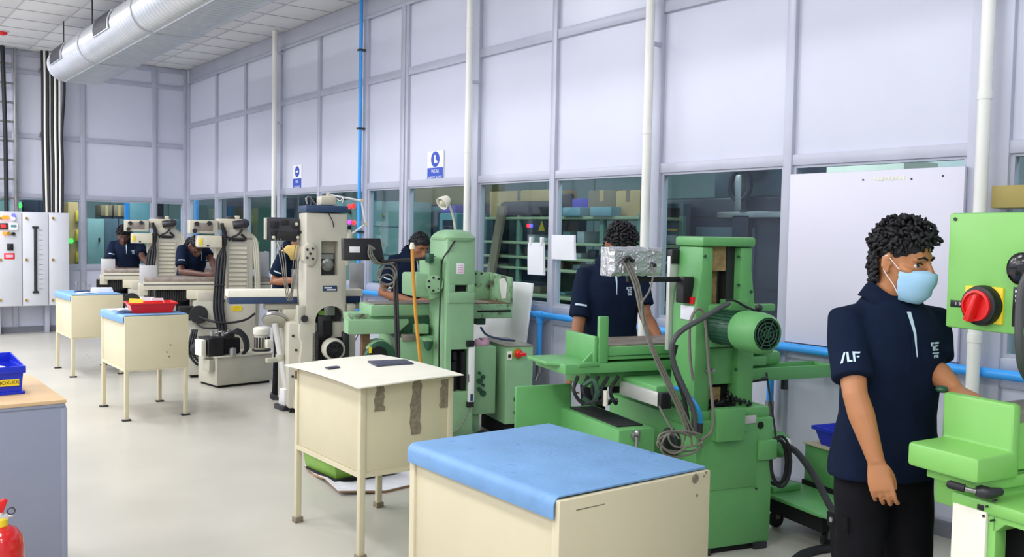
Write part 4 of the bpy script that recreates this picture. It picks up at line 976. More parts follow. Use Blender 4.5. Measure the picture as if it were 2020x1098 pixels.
# monitor on the left, arm lamp on the right
a, b = M4.q(526, 428, .30), M4.q(590, 475, .30)
mo = box('monitor', 'dark_grille', a.x, b.x, .30, .38, b.z, a.z, g4, .008)
box('monitor_side', 'machine_grey', a.x-.012, a.x+.004, .29, .39, b.z+.01, a.z-.005, mo, .003)
for u, v, w_, h in ((534, 436, 16, 13), (556, 434, 14, 9), (578, 440, 9, 10), (536, 454, 12, 10), (546, 458, 38, 14)): fbox(M4, 'port_block', 'black', mo, u, v, u+w_, v+h, .275, .305, .003)
for u, v in ((585, 442), (540, 468), (588, 468)): p = M4.q(u, v, .28); B().ball(p, .016, 8, 6).obj('connector', 'ivory', mo)
B().cyl((b.x-.01, .34, b.z+.08), (xl+.02, .2, b.z+.08), .015).obj('monitor_arm', 'dark_steel', g4)
cb = B()
for k_ in range(3):
    e = k_*6
    cb.tube(path(M4, [(542+e, 470, .27), (553+e*.8, 510, .22), (560+e*.5, 555, .16), (568+e*.6, 592, .12), (576+e*.3, 560, .1), (580+e, 500, .2), (588, 470, .27)]), .0045)
cb.tube(path(M4, [(588, 478, .2), (587, 560, .05), (592, 640, .04), (598, 700, .04), (600, 760, .05)]), .006)
cb.obj('monitor_cable', 'cable_grey', g4)
P_ = path(M4, [(648, 384, .15), (713, 396, .12), (721, 442, .1), (686, 466, .05)])
la = B()
for p, q_ in zip(P_, P_[1:]): la.cyl(p, q_, .010, n=8)
la = la.obj('arm_lamp', 'white', g4)
for p in P_: B().cyl(p+V((0, .02, 0)), p+V((0, -.025, 0)), .018, n=10).obj('arm_joint', 'ivory', la)
B().lathe([(.015, -.06), (.05, 0), (.05, .03), (.045, .03)], P_[3], (-.3, -.2, -1), 16).obj('lamp_shade', 'ivory', la)
# round-headed stand in front of the operator's legs
d0, d1, d2 = at_depth(542, 637, 8.30), at_depth(553, 700, 8.30), at_depth(566, 772, 8.28)
t = thing('inspection_stand', 'grey stand with round disc head and white foot box before the cream grinder', 'stand')
B().lathe([(.0, 0), (.085, 0), (.105, .012), (.11, .05), (.105, .06), (.0, .062)], d0, (.35, .5, .8), 28).obj('disc_head', 'machine_grey', t)
B().lathe([(.112, .02), (.117, .02), (.117, .045), (.112, .045)], d0, (.35, .5, .8), 28).obj('disc_rim', 'steel', t)
po = B().cyl(d0, d1, .028).cyl(d1, d2, .030).obj('post', 'steel_bright', t)
B().cyl(d1-V((0, 0, .05)), d1+V((0, 0, .01)), .042).box(d1.x-.13, d1.x+.12, d1.y-.02, d1.y+.03, d1.z-.06, d1.z-.02).obj('post_collar', 'machine_grey', po, .004)
f0 = on_z(568, 806); fz = at_depth(566, 772, 8.28)
B().hexa([(f0.x-.06, f0.y-.06, .04), (f0.x+.06, f0.y-.06, .04), (f0.x+.06, f0.y+.08, .04), (f0.x-.06, f0.y+.08, .04), (d2.x-.05, d2.y-.05, d2.z+.03), (d2.x+.05, d2.y-.05, d2.z+.03), (d2.x+.05, d2.y+.05, d2.z+.03), (d2.x-.05, d2.y+.05, d2.z+.03)]).obj('foot_box', 'white', t, .006)
box('foot_base', 'dark_steel', f0.x-.09, f0.x+.10, f0.y-.09, f0.y+.11, 0, .04, t, .006)
p = V((f0.x+.01, f0.y-.062, .10)); B().cyl(p, p+V((0, -.008, 0)), .012).obj('red_button', 'red', t)
# ------------------------------------------------------------------ two ivory louvred grinders
M5 = Frame(on_z(440, 745), -14)
def louvred(F, lab, full):
    g = thing('surface_grinder', lab, 'machine', F.O, -14, 'surface grinders in the row')
    q = F.q
    x0, x1 = q(438, 520, .3).x, q(499, 520, .3).x
    zt = q(470, 466, .3).z; zb = .62
    col = box('column', 'machine_light', x0, x1, .30, .66, .50, zt, g, .012)
    a, b = q(446, 484, .29), q(490, 572, .29)
    for k in range(10):
        z = a.z-(a.z-b.z)*(k+.5)/10; h = (a.z-b.z)/10
        B().prism([(a.x+.03, .302, z-h*.40), (a.x+.03, .284, z-h*.34), (a.x+.03, .302, z+h*.30)], (b.x-a.x-.05, 0, 0)).obj('louver', 'ivory', col)
    fr = B()
    for xx in (a.x, b.x-.015): fr.box(xx, xx+.015, .292, .305, b.z, a.z)
    fr.box(a.x, b.x, .292, .305, a.z, a.z+.015).box(a.x, b.x, .292, .305, b.z-.015, b.z); fr.obj('louver_frame', 'machine_light', col)
    B().prism([tuple(q(u, v, .30)) for u, v in ((444, 471), (446, 452), (489, 452), (499, 470), (499, 474), (444, 474))], (0, .3, 0)).obj('head_shoulder', 'machine_light', g, .008)
    fbox(F, 'head_block', 'ivory', g, 430, 431, 489, 454, .32, .6, .01)
    m_ = q(473, 444, .25); B().cyl(m_+V((-.07, .02, 0)), m_+V((.05, 0, .02)), .045).cyl(m_+V((.05, -.03, .02)), m_+V((.05, .04, .02)), .052).obj('head_motor', 'dark_steel', g, .004)
    B().tube(path(F, [(478, 452, .24), (470, 462, .24), (458, 468, .26), (452, 474, .28)]), .012).tube(path(F, [(476, 462, .25), (484, 470, .27), (480, 474, .28)]), .014).tube(path(F, [(440, 462, .25), (455, 470, .26), (478, 472, .27)]), .010).obj('head_cable', 'rubber', g)
    fbox(F, 'cable_entry', 'black', g, 458, 470, 482, 476, .28, .32, .003)
    fbox(F, 'top_flange', 'dark_steel', g, 448, 426, 462, 432, .36, .5, .004); fbox(F, 'top_lamp', 'ivory', g, 464, 425, 473, 432, .36, .45, .006)
    hp = fbox(F, 'head_pod', 'machine_light', g, 374, 433, 430, 461, .22, .55, .008)
    fbox(F, 'pod_recess', 'tray_steel', hp, 382, 439, 420, 455, .214, .222, .002)
    for u, v in ((384, 455), (413, 440), (388, 441)): p = q(u, v, .21); B().cyl(p, p+V((0, -.02, 0)), .025, n=12).obj('pod_knob', 'rubber', hp)
    wh = fbox(F, 'wheel_guard', 'ivory', g, 390, 464, 438, 488, .18, .5, .008)
    fbox(F, 'yellow_label', 'yellow', wh, 393, 470, 399, 483, .174, .181, .001); p = q(410, 484, .18); B().cyl(p, p+V((0, -.01, 0)), .012, n=8).obj('screw', 'dark_steel', wh)
    fbox(F, 'wheel_carriage', 'ivory', g, 424, 480, 446, 510, .32, .5, .008)
    # table and guards
    a, b = q(283, 556, .42), q(440, 571, .42); xr = q(533, 560, .5).x
    tb = box('table', 'machine_light', a.x, xr, .42, .88, b.z, a.z, g, .008)
    box('table_bed', 'tray_steel', a.x+.01, xr-.01, .44, .86, a.z, a.z+.05, tb, .004)
    box('table_slot', 'dark_steel', a.x, xr, .416, .424, a.z-.035, a.z-.028, tb)
    u0, v0 = q(288, 523, .5), q(309, 562, .5)
    B().box(u0.x-.06, v0.x, .46, .475, v0.z-.02, u0.z).box(u0.x-.06, u0.x-.045, .475, .85, v0.z-.02, u0.z).obj('end_guard', 'guard_grey', g, .004)
    u0, v0 = q(509, 496, .55), q(531, 562, .55)
    B().box(u0.x, v0.x, .56, .575, v0.z, u0.z).box(v0.x-.015, v0.x, .575, .85, v0.z, u0.z).obj('end_guard', 'guard_grey', g, .006)
    fbox(F, 'table_bracket', 'machine_light', g, 274, 560, 292, 583, .45, .7, .006)
    bl = B()
    a, b = q(308, 574, .5), q(372, 592, .5)
    for k in range(14): x = a.x+(b.x-a.x)*k/14; bl.box(x, x+(b.x-a.x)/14*.6, .5, .8, b.z-.01, a.z+.01)
    bl.box(a.x, b.x, .52, .78, b.z, a.z); bl.obj('bellows', 'rubber', g)
    fbox(F, 'saddle', 'ivory', g, 369, 572, 424, 590, .36, .8, .01)
    fbox(F, 'saddle_nose', 'machine_light', g, 389, 576, 424, 604, .26, .4, .01)
    # base
    a = q(373, 700, .1)
    B().loft([[(a.x-.02, .08, .03), (.34, .08, .03), (.34, .95, .03), (a.x-.02, .95, .03)], [(a.x-.02, .10, .18), (.34, .10, .18), (.34, .95, .18), (a.x-.02, .95, .18)], [(a.x+.06, .22, .62), (.34, .22, .62), (.34, .9, .62), (a.x+.06, .9, .62)], [(a.x+.06, .26, .82), (.34, .26, .82), (.34, .88, .82), (a.x+.06, .88, .82)]]).obj('base', 'machine_grey', g, .012)
    box('plinth', 'black_and_shade', a.x+.02, .32, .12, .93, 0, .03, g)  # black slab in the floor gap, painted as the shade there
    lb_ = box('column_plinth', 'machine_light', x0-.0, x1+.01, .12, .6, .03, .86, g, .012)
    p = q(467, 608, .115); B().cyl(p+V((0, .01, 0)), p, .03, n=20).cyl(p+V((.03, .01, 0)), p+V((.03, 0, 0)), .03, n=20).cyl(p+V((-.03, .01, 0)), p+V((-.03, 0, 0)), .03, n=20).obj('yellow_sticker', 'yellow', lb_)
    hv = B().lathe([(.075, 0), (.095, 0), (.10, .02), (.095, .04), (.075, .04)], q(392, 620, .12), (0, -1, 0), 20)
    hv.obj('handwheel', 'rubber', g); fbox(F, 'drive_box', 'black_and_shade', g, 354, 606, 392, 632, .16, .4, .01)
    # black cable drop down the column and looped cables
    cd_ = B()
    for k, (du, r_) in enumerate(((0, .018), (6, .018), (12, .016), (-4, .010))):
        cd_.tube(path(F, [(438+du*.6, 440+k*8, .26), (444-du*.2, 480, .24), (432+du, 510, .2), (428+du, 560, .12), (426+du*1.1, 610, .08), (434+du, 650, .04), (444+du*1.2, 690, .0)]), r_)
    cd_.obj('cable_drop', 'rubber', g)
    for v in (560, 592, 620): fbox(F, 'cable_tie', 'dark_steel', g, 424, v, 444, v+3, .08, .16, 0)
    B().tube(path(F, [(388, 622, .1), (420, 634, .02), (455, 636, .0), (485, 630, .02), (503, 618, .06)]), .013).tube(path(F, [(384, 634, .1), (400, 646, .0), (430, 648, -.02), (450, 656, -.03)]), .011).obj('looped_cable', 'rubber', g)
    iv = B()
    for k in range(3): iv.tube(path(F, [(492+k*4, 458+k*4, .34), (499+k*4, 480, .32), (503+k*3.5, 520, .32), (505+k*3, 568, .32), (503+k*3, 610, .30), (501+k*3, 660, .28)]), .016)
    iv.obj('ivory_hose', 'ivory', g)
    lo_ = B()
    for k in range(3): lo_.tube(path(F, [(380+k*4, 650, .1), (372+k*5, 690, .02), (385+k*6, 715-k*4, -.02), (402+k*4, 722, .0)]), .014)
    lo_.ball(q(392, 688, -.02), (.09, .06, .08), 10, 8).obj('hose_tangle', 'rubber', g)
    return g
g5 = louvred(M5, 'ivory louvred grinder standing behind the hydraulic power unit', True)
# the same machine again, one place further back
g6 = copy_tree(g5)
k6 = 11.95/10.35
d6 = on_z(354, 700)
t5 = at_depth(374, 447, 10.05); t6 = at_depth(245, 448, 11.75)
g6.location = (M5.O.x+t6.x-t5.x, M5.O.y+t6.y-t5.y, 0)
for c in g6.children:
    if c.name.split('.')[0] in ('table', 'end_guard', 'table_bracket'): c.location.x += .22
g6['label'] = 'farthest ivory louvred grinder, in front of the back windows'
# hydraulic power unit in front of the nearer one
HP = Frame(on_z(428, 766), 7)
h = thing('hydraulic_power_unit', 'grey hydraulic power unit with a black pump block and white motor', 'machine', HP.O, 7)
ln = .62; zt = HP.q(432, 706, 0).z
tk = box('tank', 'machine_grey', 0, ln, 0, .42, .025, zt, h, .006)
box('tank_shadow', 'black_and_shade', .02, ln-.02, .02, .4, 0, .025, h)
box('tank_lid', 'machine_light', -.012, ln+.012, -.012, .43, zt, zt+.012, h, .003)
B().box(-.06, -.0, .05, .2, zt-.14, zt-.02).obj('filler_bracket', 'machine_grey', h, .006)
a, b = HP.q(412, 667, .06), HP.q(438, 704, .06)
pb = box('pump_block', 'black', a.x, b.x+.02, .06, .3, zt+.012, a.z, h, .006)
box('pump_block', 'black_and_shade', b.x+.02, b.x+.24, .12, .34, zt+.012, a.z-.02, h, .02)
box('side_plate', 'cream_white', a.x-.06, a.x-.01, .1, .25, zt+.02, a.z-.02, h, .004)
for k_, u in enumerate((418, 428, 440, 452)): p = HP.q(u, 662-k_ % 2*3, .12); B().cyl(p, p+V((0, 0, .05)), .018, n=10).cyl(p+V((0, 0, .02)), p+V((.04, -.03, .03)), .010, n=8).obj('pipe_union', 'steel', pb)
ph = B()
for k_ in range(4): ph.tube(path(HP, [(440+k_*6, 668, .12), (455+k_*4, 655-k_*2, .06), (476+k_*3, 662, .02), (484+k_*2, 685, .0), (478, 700, .04)]), .013)
ph.obj('pressure_hose', 'rubber', h)
p = HP.q(459, 694, .0); B().lathe([(.0, -.04), (.03, -.04), (.035, 0), (.03, .04), (0, .05)], p, (0, 0, 1), 14).obj('filter_cup', 'steel', h)
mx = HP.q(516, 680, .2); mr = .078
me_ = B().lathe([(mr*.9, -.0), (mr, .02), (mr, .17), (mr*.92, .18)], (mx.x, .2, zt+.02), (0, 0, 1), 24).obj('motor_body', 'machine_light', h)
for k_ in range(9): t_ = math.pi*(1.0+k_/8.); d_ = V((math.cos(t_), math.sin(t_), 0)); p = V((mx.x, .2, zt+.05))+d_*mr; B().box(p.x-.004, p.x+.004, p.y-.012, p.y+.01, p.z, p.z+.11).obj('cooling_fin', 'dark_steel', me_)
B().lathe([(mr*1.12, 0), (mr*1.15, .01), (mr*1.15, .055), (mr*.9, .075), (0, .08)], (mx.x, .2, zt+.19), (0, 0, 1), 24).obj('motor_cowl', 'cream_white', me_)
box('terminal_box', 'cream_white', mx.x-.01, mx.x+.085, .06, .13, zt+.05, zt+.14, me_, .006)
B().cyl((mx.x, .2, zt+.012), (mx.x, .2, zt+.03), .1).obj('motor_flange', 'dark_steel', me_)
# ------------------------------------------------------------------ cream sheet metal tables
def steel_table(lab, x0, x1, y0, y1, zt=.872, zb=.425, mat_on=True, foot='brown', name='work_table'):
    cx, cy = (x0+x1)/2, (y0+y1)/2; hx, hy = (x1-x0)/2, (y1-y0)/2
    t = thing(name, lab, 'table', (cx, cy, 0), 0, 'cream sheet metal tables')
    L = .032
    for sx in (-1, 1):
        for sy in (-1, 1):
            xa, ya = (hx-L)*sx if sx > 0 else -hx, (hy-L) if sy > 0 else -hy
            lg = box('leg', 'cream', xa, xa+L, ya, ya+L, .012, zt-.004, t, .003)
            box('foot', 'brown_tape' if foot == 'brown' else 'dark_steel', xa-.008-(.012 if foot != 'brown' else 0), xa+L+.008+(.012 if foot != 'brown' else 0), ya-.008, ya+L+.008, 0, .03 if foot == 'brown' else .012, lg, .003)
    box('front_panel', 'cream', -hx+.006 if foot == 'brown' else -hx-.002, hx-.006 if foot == 'brown' else hx+.002, -hy-.004 if foot != 'brown' else -hy+.006, -hy+.016, zb, zt, t, .002)
    box('back_panel', 'cream', -hx+.006, hx-.006, hy-.016, hy-.006, zb, zt, t, .002)
    for sx in (-1, 1): box('side_panel', 'cream', sx*(hx-.012)-.003, sx*(hx-.012)+.003, -hy+L, hy-L, zb+.012, zt-.01, t, .001)
    box('bottom_panel', 'cream', -hx+.01, hx-.01, -hy+.02, hy-.02, zb, zb+.008, t)
    e = B()
    for sx in (-1, 1): e.box(sx*(hx-.004)-.004, sx*(hx-.004)+.004, -hy+L, hy-L, zb-.012, zb+.012)
    for sy in (-1, 1): e.box(-hx+L, hx-L, sy*(hy-.004)-.004, sy*(hy-.004)+.004, zb-.012, zb+.012)
    e.obj('bottom_rail', 'cream', t)
    box('top_plate', 'cream', -hx+.004, hx-.004, -hy+.004, hy-.004, zt-.012, zt-.002, t)
    if mat_on:
        r = .028; n = 8
        prof = [(hx-.002, zt+.010), (-hx+r-.012, zt+.010)]+[(-hx+r-.012-r*math.sin(a), zt+.010-r+r*math.cos(a)) for a in [math.pi/2*k/n for k in range(1, n+1)]]+[(-hx-.012, zt-.055), (-hx-.007, zt-.055)]
        prof += [(-hx-.007+.0, zt+.012-r)]+[(-hx+r-.012-(r-.005)*math.sin(a), zt+.010-r+(r-.005)*math.cos(a)) for a in [math.pi/2*(n-k)/n for k in range(1, n+1)]]+[(hx-.002, zt+.002)]
        # worn blue rubber sheet, wrapped down over the left edge
        B().prism([(x, -hy+.012, z) for x, z in prof], (0, 2*hy-.016, 0)).obj('rubber_mat', 'blue_mat', t, .001)
    return t
tD = steel_table('large cream cabinet table with a bare blue mat in the foreground', 1.665, 2.295, 1.955, 2.77, zt=.872, zb=.40, foot='flat')
hx, hy = .315, .4075
fp = [c for c in tD.children if c.name.startswith('front_panel')][0]
B().box(-hx+.06, -hx+.17, -hy-.0048, -hy-.002, .836, .839).obj('fold_crease', 'brown_tape', fp)
for x, z, s in ((hx-.07, .855, .016), (-hx+.02, .58, .006), (hx-.06, .80, .005), (hx-.02, .868, .005), (hx-.03, .858, .004), (-.02, .47, .004)):
    B().cyl((x, -hy-.003, z), (x, -hy-.0055, z), s, n=9).obj('paint_chip', 'brown_tape', fp)
tC = steel_table('cream leggy cabinet table with a white board top and torn tape strips', 2.115, 2.655, 3.985, 4.755, zt=.872, mat_on=False)
hx, hy = .27, .385
tp = B(); nn = 10; rr = []
for i in range(nn+1):
    x = -hx-.05+(2*hx+.06)*i/nn; r_ = []
    w_ = lambda x, y: .880+.010*math.sin(x*5+.6)+.008*math.cos(y*4)
    ys = [-hy-.075+(2*hy+.10)*j/nn for j in range(nn+1)]
    rr.append([(x, y, w_(x, y)+.006) for y in ys]+[(x, y, w_(x, y)) for y in ys[::-1]])
tp.loft(rr).obj('white_board_top', 'cream_white', tC, sharp=40)
random.seed(21)
for cx_, w_, z0, z1 in ((-.165, .055, .735, .862), (.045, .06, .595, .872), (.215, .055, .715, .862)):
    P = []; n = 9
    for k in range(n+1): P.append((cx_-w_/2+random.uniform(-.006, .006)+(.012 if k > 6 else 0), -hy+.005, z0+(z1-z0)*k/n))
    for k in range(n+1): P.append((cx_+w_/2+random.uniform(-.006, .006), -hy+.005, z1-(z1-z0)*k/n))
    B().prism(P, (0, -.0025, 0)).obj('tape_strip', 'brown_tape', tC)
fpc = [c for c in tC.children if c.name.startswith('front_panel')][0]
for k in range(7): B().cyl((.245+.006*(k % 2), -hy+.006, .84-.014*k), (.245+.006*(k % 2), -hy+.003, .84-.014*k), .005, n=7).obj('paint_chip', 'dark_steel', fpc)
B().box(-hx-.003, -hx+.004, hy-.028, hy-.005, .80, .845).obj('scuff', 'iron_rust', tC)
p = on_z(770, 720, .892)
t = thing('slate_plate', 'dark slate plate lying on the white board top', 'plate', (p.x, p.y, .9015), -8)
B().prism([(-.11, -.085, 0), (.10, -.09, 0), (.115, .07, 0), (-.10, .085, 0)], (0, 0, .010)).obj('plate', 'slate', t, .003)
p = on_z(656, 726, .892)
t = thing('sanding_pad', 'small grey pad on the white board top near its left corner', 'pad', (p.x, p.y, .893), 10)
box('pad', 'slate', -.038, .038, -.018, .018, 0, .008, t, .003)
tB = steel_table('cream leggy cabinet table with a blue mat under the red tray', 2.055, 2.575, 8.0, 8.78, foot='flat')
tA = steel_table('cream leggy cabinet table with a blue mat, nearest the switchgear cabinet', 2.19, 2.71, 10.62, 11.42, foot='flat')
for tt, sx in ((tB, .26), (tA, .26)):
    f = [c for c in tt.children if c.name.startswith('front_panel')][0]
    for x, z in ((.11, .62), (.08, .56), (.10, .52)): B().cyl((x, -.394 if tt is tB else -.404, z), (x, -.392-.008 if tt is tB else -.408, z), .007, n=7).obj('paint_chip', 'brown_tape', f)
# red tray with papers
p = on_z(298, 617, .885)
t = thing('parts_tray', 'bright red plastic tray of papers on the blue mat', 'tray', (p.x+.03, p.y+.12, .884), -6)
bin_(t, 'red', -.19, .19, -.13, .13, 0, .085, .03)
r_ = B(); r_.box(-.20, .20, -.14, -.128, .075, .09).box(-.20, .20, .128, .14, .075, .09).box(-.20, -.188, -.128, .128, .075, .09).box(.188, .20, -.128, .128, .075, .09); r_.obj('rim', 'red', t, .003)
for k, (lab, m, x, y, rz, zz) in enumerate((('white folded paper standing in the red tray', 'paper', .09, .03, 20, .0), ('yellow paper at the left end of the red tray', 'yellow', -.12, .02, -15, .0), ('pale paper at the middle of the red tray', 'paper', 0, .05, 5, .01))):
    o_ = thing('folded_paper', lab, 'paper', (t.location.x+x, t.location.y+y, .89+zz), rz)
    B().prism([(-.06, 0, 0), (.06, 0, 0), (.06, .04, .105), (-.05, .05, .11)], (0, .012, .0)).obj('sheet', m, o_)
o_ = thing('red_case', 'flat red case lying on the papers in the red tray', 'case', (t.location.x, t.location.y-.04, .955), -4)
B().box(-.07, .09, -.03, .03, 0, .028).obj('case', 'red', o_, .006)
o_ = thing('paper_sheet', 'crumpled white sheet on the blue mat left of the red tray', 'paper', (p.x-.16, p.y+.13, .884), 15)
B().loft([[(x, y, .004+.03*abs(math.sin(x*14+y*9))+(0 if s else .003)) for y in (-.07, -.02, .03, .07)]+[(x, y, .001+.03*abs(math.sin(x*14+y*9))) for y in (.07, .03, -.02, -.07)] for x in [-.11+.22*k/10 for k in range(11)] for s in (0,)]).obj('sheet', 'paper', o_)
o_ = thing('paper_sheet', 'flat white sheet at the left end of the blue mat behind the red tray', 'paper', (2.13, 8.62, .883), 4)
box('sheet', 'paper', -.06, .10, -.1, .1, 0, .002, o_)
# things on the far table
o_ = thing('pen_stand', 'dark pen stand with instruments on the table near the switchgear', 'stand', (2.42, 11.02, .882), 5)
box('stand_base', 'dark_navy_band', -.11, .09, -.05, .05, 0, .02, o_, .004)
for x, h_ in ((-.10, .11), (-.02, .09), (.03, .07)): B().cyl((x, 0, .02), (x+.004, 0, h_), .009, n=8).cyl((x+.004, 0, h_-.012), (x+.004, 0, h_+.012), .016, n=8).obj('instrument', 'steel', o_)
o_ = thing('paper_block', 'white block of papers on the table near the switchgear', 'paper', (2.58, 11.0, .882), -12)
for k in range(4): box('sheet_pile', 'paper', -.12+.006*k, .12-.004*k, -.07, .07+.004*k, .012*k, .012*k+.011, o_, .002)
o_ = thing('open_notebook', 'open white notebook by the dark pen stand', 'notebook', (2.40, 10.86, .882), 8)
B().prism([(-.10, -.06, 0), (.0, -.06, .006), (.10, -.06, 0), (.10, -.06, .006), (0, -.06, .014), (-.10, -.06, .006)], (0, .12, 0)).obj('pages', 'paper', o_)
# foam mat and green box under the white topped table
mp_ = [on_z(u, v, 0) for u, v in ((600, 925), (618, 938), (640, 955), (668, 978), (760, 972), (828, 955), (826, 938), (805, 925), (720, 905), (640, 915))]
c = sum(mp_, V())/len(mp_)
t = thing('foam_mat', 'warped white foam mat on the floor under the white topped table', 'mat', tuple(c))
zs = [.03, .02, .045, .035, .018, .014, .02, .02, .01, .02]
B().loft([[p-c+V((0, 0, z-.012 if z > .02 else 0.0)) for p, z in zip(mp_, zs)], [p-c+V((0, 0, z-.004)) for p, z in zip(mp_, zs)]], cap=False).obj('edge', 'card_edge', t)
B().loft([[p-c+V((0, 0, z-.004)) for p, z in zip(mp_, zs)], [p-c+V((0, 0, z)) for p, z in zip(mp_, zs)], [(p-c)*.4+V((0, 0, .016)) for p in mp_]]).obj('mat', 'foam', t)
GB = Frame(on_z(664, 948, .03), 0)
t = thing('green_box', 'olive green metal box on the white foam mat', 'box', (GB.O.x, GB.O.y, .036), 0)
B().loft([[(0, 0, 0), (.36, 0, 0), (.36, .42, 0), (-.02, .42, 0)], [(-.02, -.01, .10), (.38, -.01, .10), (.38, .44, .10), (-.03, .44, .10)]]).obj('body', 'olive_green', t, .004)
B().box(-.04, .39, -.02, .45, .10, .112).obj('lid_rim', 'olive_green', t, .003)
box('dark_base', 'black_and_shade', -.03, .42, -.03, .40, -.005, .006, t)

# ------------------------------------------------------------------ grey cabinet, blue bin, extinguisher at left
t = thing('tool_cabinet', 'grey blue metal cabinet with a plywood top at the left edge', 'cabinet', (0, 0, 0))
gx, gy, gz = .835, 4.155, .882
bd = box('body', 'grey_blue', -.75, gx, gy, gy+.74, .05, gz-.006, t, .006)
box('plinth', 'dark_steel', -.73, gx-.02, gy+.03, gy+.72, 0, .05, t)
box('plywood_top', 'wood_top', -.76, gx+.0, gy-.008, gy+.77, gz, gz+.016, t, .003)
box('top_flange', 'grey_blue', -.75, gx-.004, gy-.004, gy+.74, gz-.014, gz, t, .002)
box('corner_edge', 'grey_blue', gx-.02, gx+.003, gy-.003, gy+.02, .05, gz-.02, t, .002)
q_ = on_z(47, 776, gz+.016)
t = thing('parts_bin', 'bright blue stacking bin with a yellow label on the plywood top', 'bin', (q_.x, q_.y, gz+.016), 3)
bin_(t, 'blue_bin', -.33, 0, 0, .26, 0, .115, .008)
rm = B(); rm.box(-.335, .008, -.008, .004, .090, .120).box(-.0, .008, .004, .26, .090, .120).box(-.335, .008, .255, .268, .105, .150).box(-.335, -.325, 0, .26, .09, .12); rm.obj('rim', 'blue_bin', t, .003)
B().prism([(.006, .004, .118), (.006, .262, .118), (.006, .262, .150)], (-.006, 0, 0)).obj('rim_cheek', 'blue_bin', t)
box('foot_lip', 'blue_bin', -.33, .004, -.004, .01, 0, .012, t, .002)
box('corner_rib', 'blue_bin', -.115, -.105, -.006, .004, .01, .09, t, .002)
lb = box('label', 'yellow', -.098, -.018, .003, .0065, .038, .066, t)
lb.location.y = -.006
text('lettering', 'BOX-XX', .021, 'black', axes((-.058, .0028, .052), (1, 0, 0), (0, 0, 1)), lb)
for k, (lab, m, x, y, r_) in enumerate((('white crumpled paper in the blue bin by its right wall', 'paper', -.08, .10, .055), ('pink crumpled paper in the blue bin, left of the white ball', 'pink', -.19, .09, .05))):
    o_ = thing('paper_ball', lab, 'paper', (q_.x+x, q_.y+y, gz+.02+r_))
    B().ball((0, 0, 0), (r_, r_*.9, r_), 9, 7).obj('ball', m, o_, smooth=False)
E_ = at_depth(1, 1060, 3.28)
t = thing('fire_extinguisher', 'red fire extinguisher on the floor in front of the grey cabinet', 'extinguisher', (E_.x, E_.y, 0))
B().lathe([(.0, .0), (.068, .0), (.074, .012), (.076, .03), (.076, .47), (.070, .51), (.052, .538), (.026, .552), (.0, .553)], (0, 0, 0), n=32).obj('cylinder', 'red_ext', t)
B().lathe([(.024, .545), (.024, .575), (.02, .58)], (0, 0, 0), n=20).obj('neck_collar', 'yellow', t)
B().box(-.014, .024, -.014, .014, .570, .590).cyl((.0, 0, .585), (0, 0, .60), .011).cyl((.02, 0, .58), (.04, 0, .582), .007).obj('valve', 'steel_bright', t, .002)
B().prism([(-.10, -.009, .602), (-.02, -.009, .590), (.008, -.009, .590), (.010, -.009, .605), (.024, -.009, .642), (.010, -.009, .647), (-.02, -.009, .632), (-.10, -.009, .64)], (0, .018, 0)).obj('squeeze_handle', 'red', t, .003)
B().rings([V((.034+.012*math.cos(a), -.004, .600+.012*math.sin(a))) for a in [2*math.pi*k/16 for k in range(17)]], [.0022]*17, 6).obj('safety_ring', 'dark_steel', t)
B().loft([[(.0775*math.cos(a), .0775*math.sin(a), z) for a in [rad(-78+92*k/10) for k in range(11)]]+[(.0762*math.cos(a), .0762*math.sin(a), z) for a in [rad(-78+92*(10-k)/10) for k in range(11)]] for z in (.20, .44)]).obj('paper_label', 'white', t) if False else None
B().loft([[(.0775*math.cos(a), .0775*math.sin(a), z) for a in [rad(-52+40*k/8) for k in range(9)]]+[(.0755*math.cos(a), .0755*math.sin(a), z) for a in [rad(-52+40*(8-k)/8) for k in range(9)]] for z in (.18, .43)]).obj('paper_label', 'white', t)
B().tube([(-.03, 0, .59), (-.09, .0, .57), (-.115, 0, .45), (-.105, 0, .25)], .011, 10).obj('discharge_hose', 'rubber', t)

# ------------------------------------------------------------------ seen through the right-hand glazing
def px(u, v, X): return on_x(u, v, X)
rk = thing('storage_rack', 'green steel shelf rack behind the glass of the right partition', 'rack')
X0r, X1r = 6.6, 7.2
ya, yb_ = px(948, 430, X0r).y, px(1262, 430, X0r).y
ym = px(1022, 430, X0r).y; ym2 = px(1187, 430, X0r).y
for y in (ya, ym, ym2, yb_):
    for x in (X0r, X1r): box('post', 'rack_green', x, x+.05, y-.03, y+.03, 0, px(1100, 424, X0r).z, rk, .003)
for v in (427, 478, 508, 531, 585): z = px(1100, v, X0r).z; box('shelf', 'rack_shelf', X0r-.01, X1r+.06, yb_, ya, z-.03, z, rk, .003)
zs = px(1100, 427, X0r).z
def stock(name, lab, cat, m, u0, v0, u1, v1, X, dep=.4, bev=.01, zf=None, flap=None, group=None):
    a, b = px(u0, v0, X), px(u1, v1, X); z0 = zf if zf is not None else b.z
    t = thing(name, lab, cat, (X, (a.y+b.y)/2, z0), 0, group); hw = abs(a.y-b.y)/2
    body = box('body', m, 0, dep, -hw, hw, 0, a.z-z0, t, bev)
    if flap: box('tape', flap, -.002, dep+.002, -.03, .03, (a.z-z0)-.12, (a.z-z0)+.002, t)
    return t, hw, a.z-z0
G = 'cartons on the green rack'
stock('carton', 'long tan carton on the green rack, leftmost on top', 'box', 'carton', 966, 378, 1086, 424, 6.75, .4, .01, zs, 'carton_dark', G)
stock('carton', 'brown carton on top of the green rack behind the teal boxes', 'box', 'carton_dark', 1160, 376, 1214, 424, 6.75, .4, .01, zs, 'carton', G)
stock('carton', 'pale tan carton at the right end of the green rack top', 'box', 'carton', 1215, 376, 1262, 424, 6.75, .4, .01, zs, 'carton_dark', G)
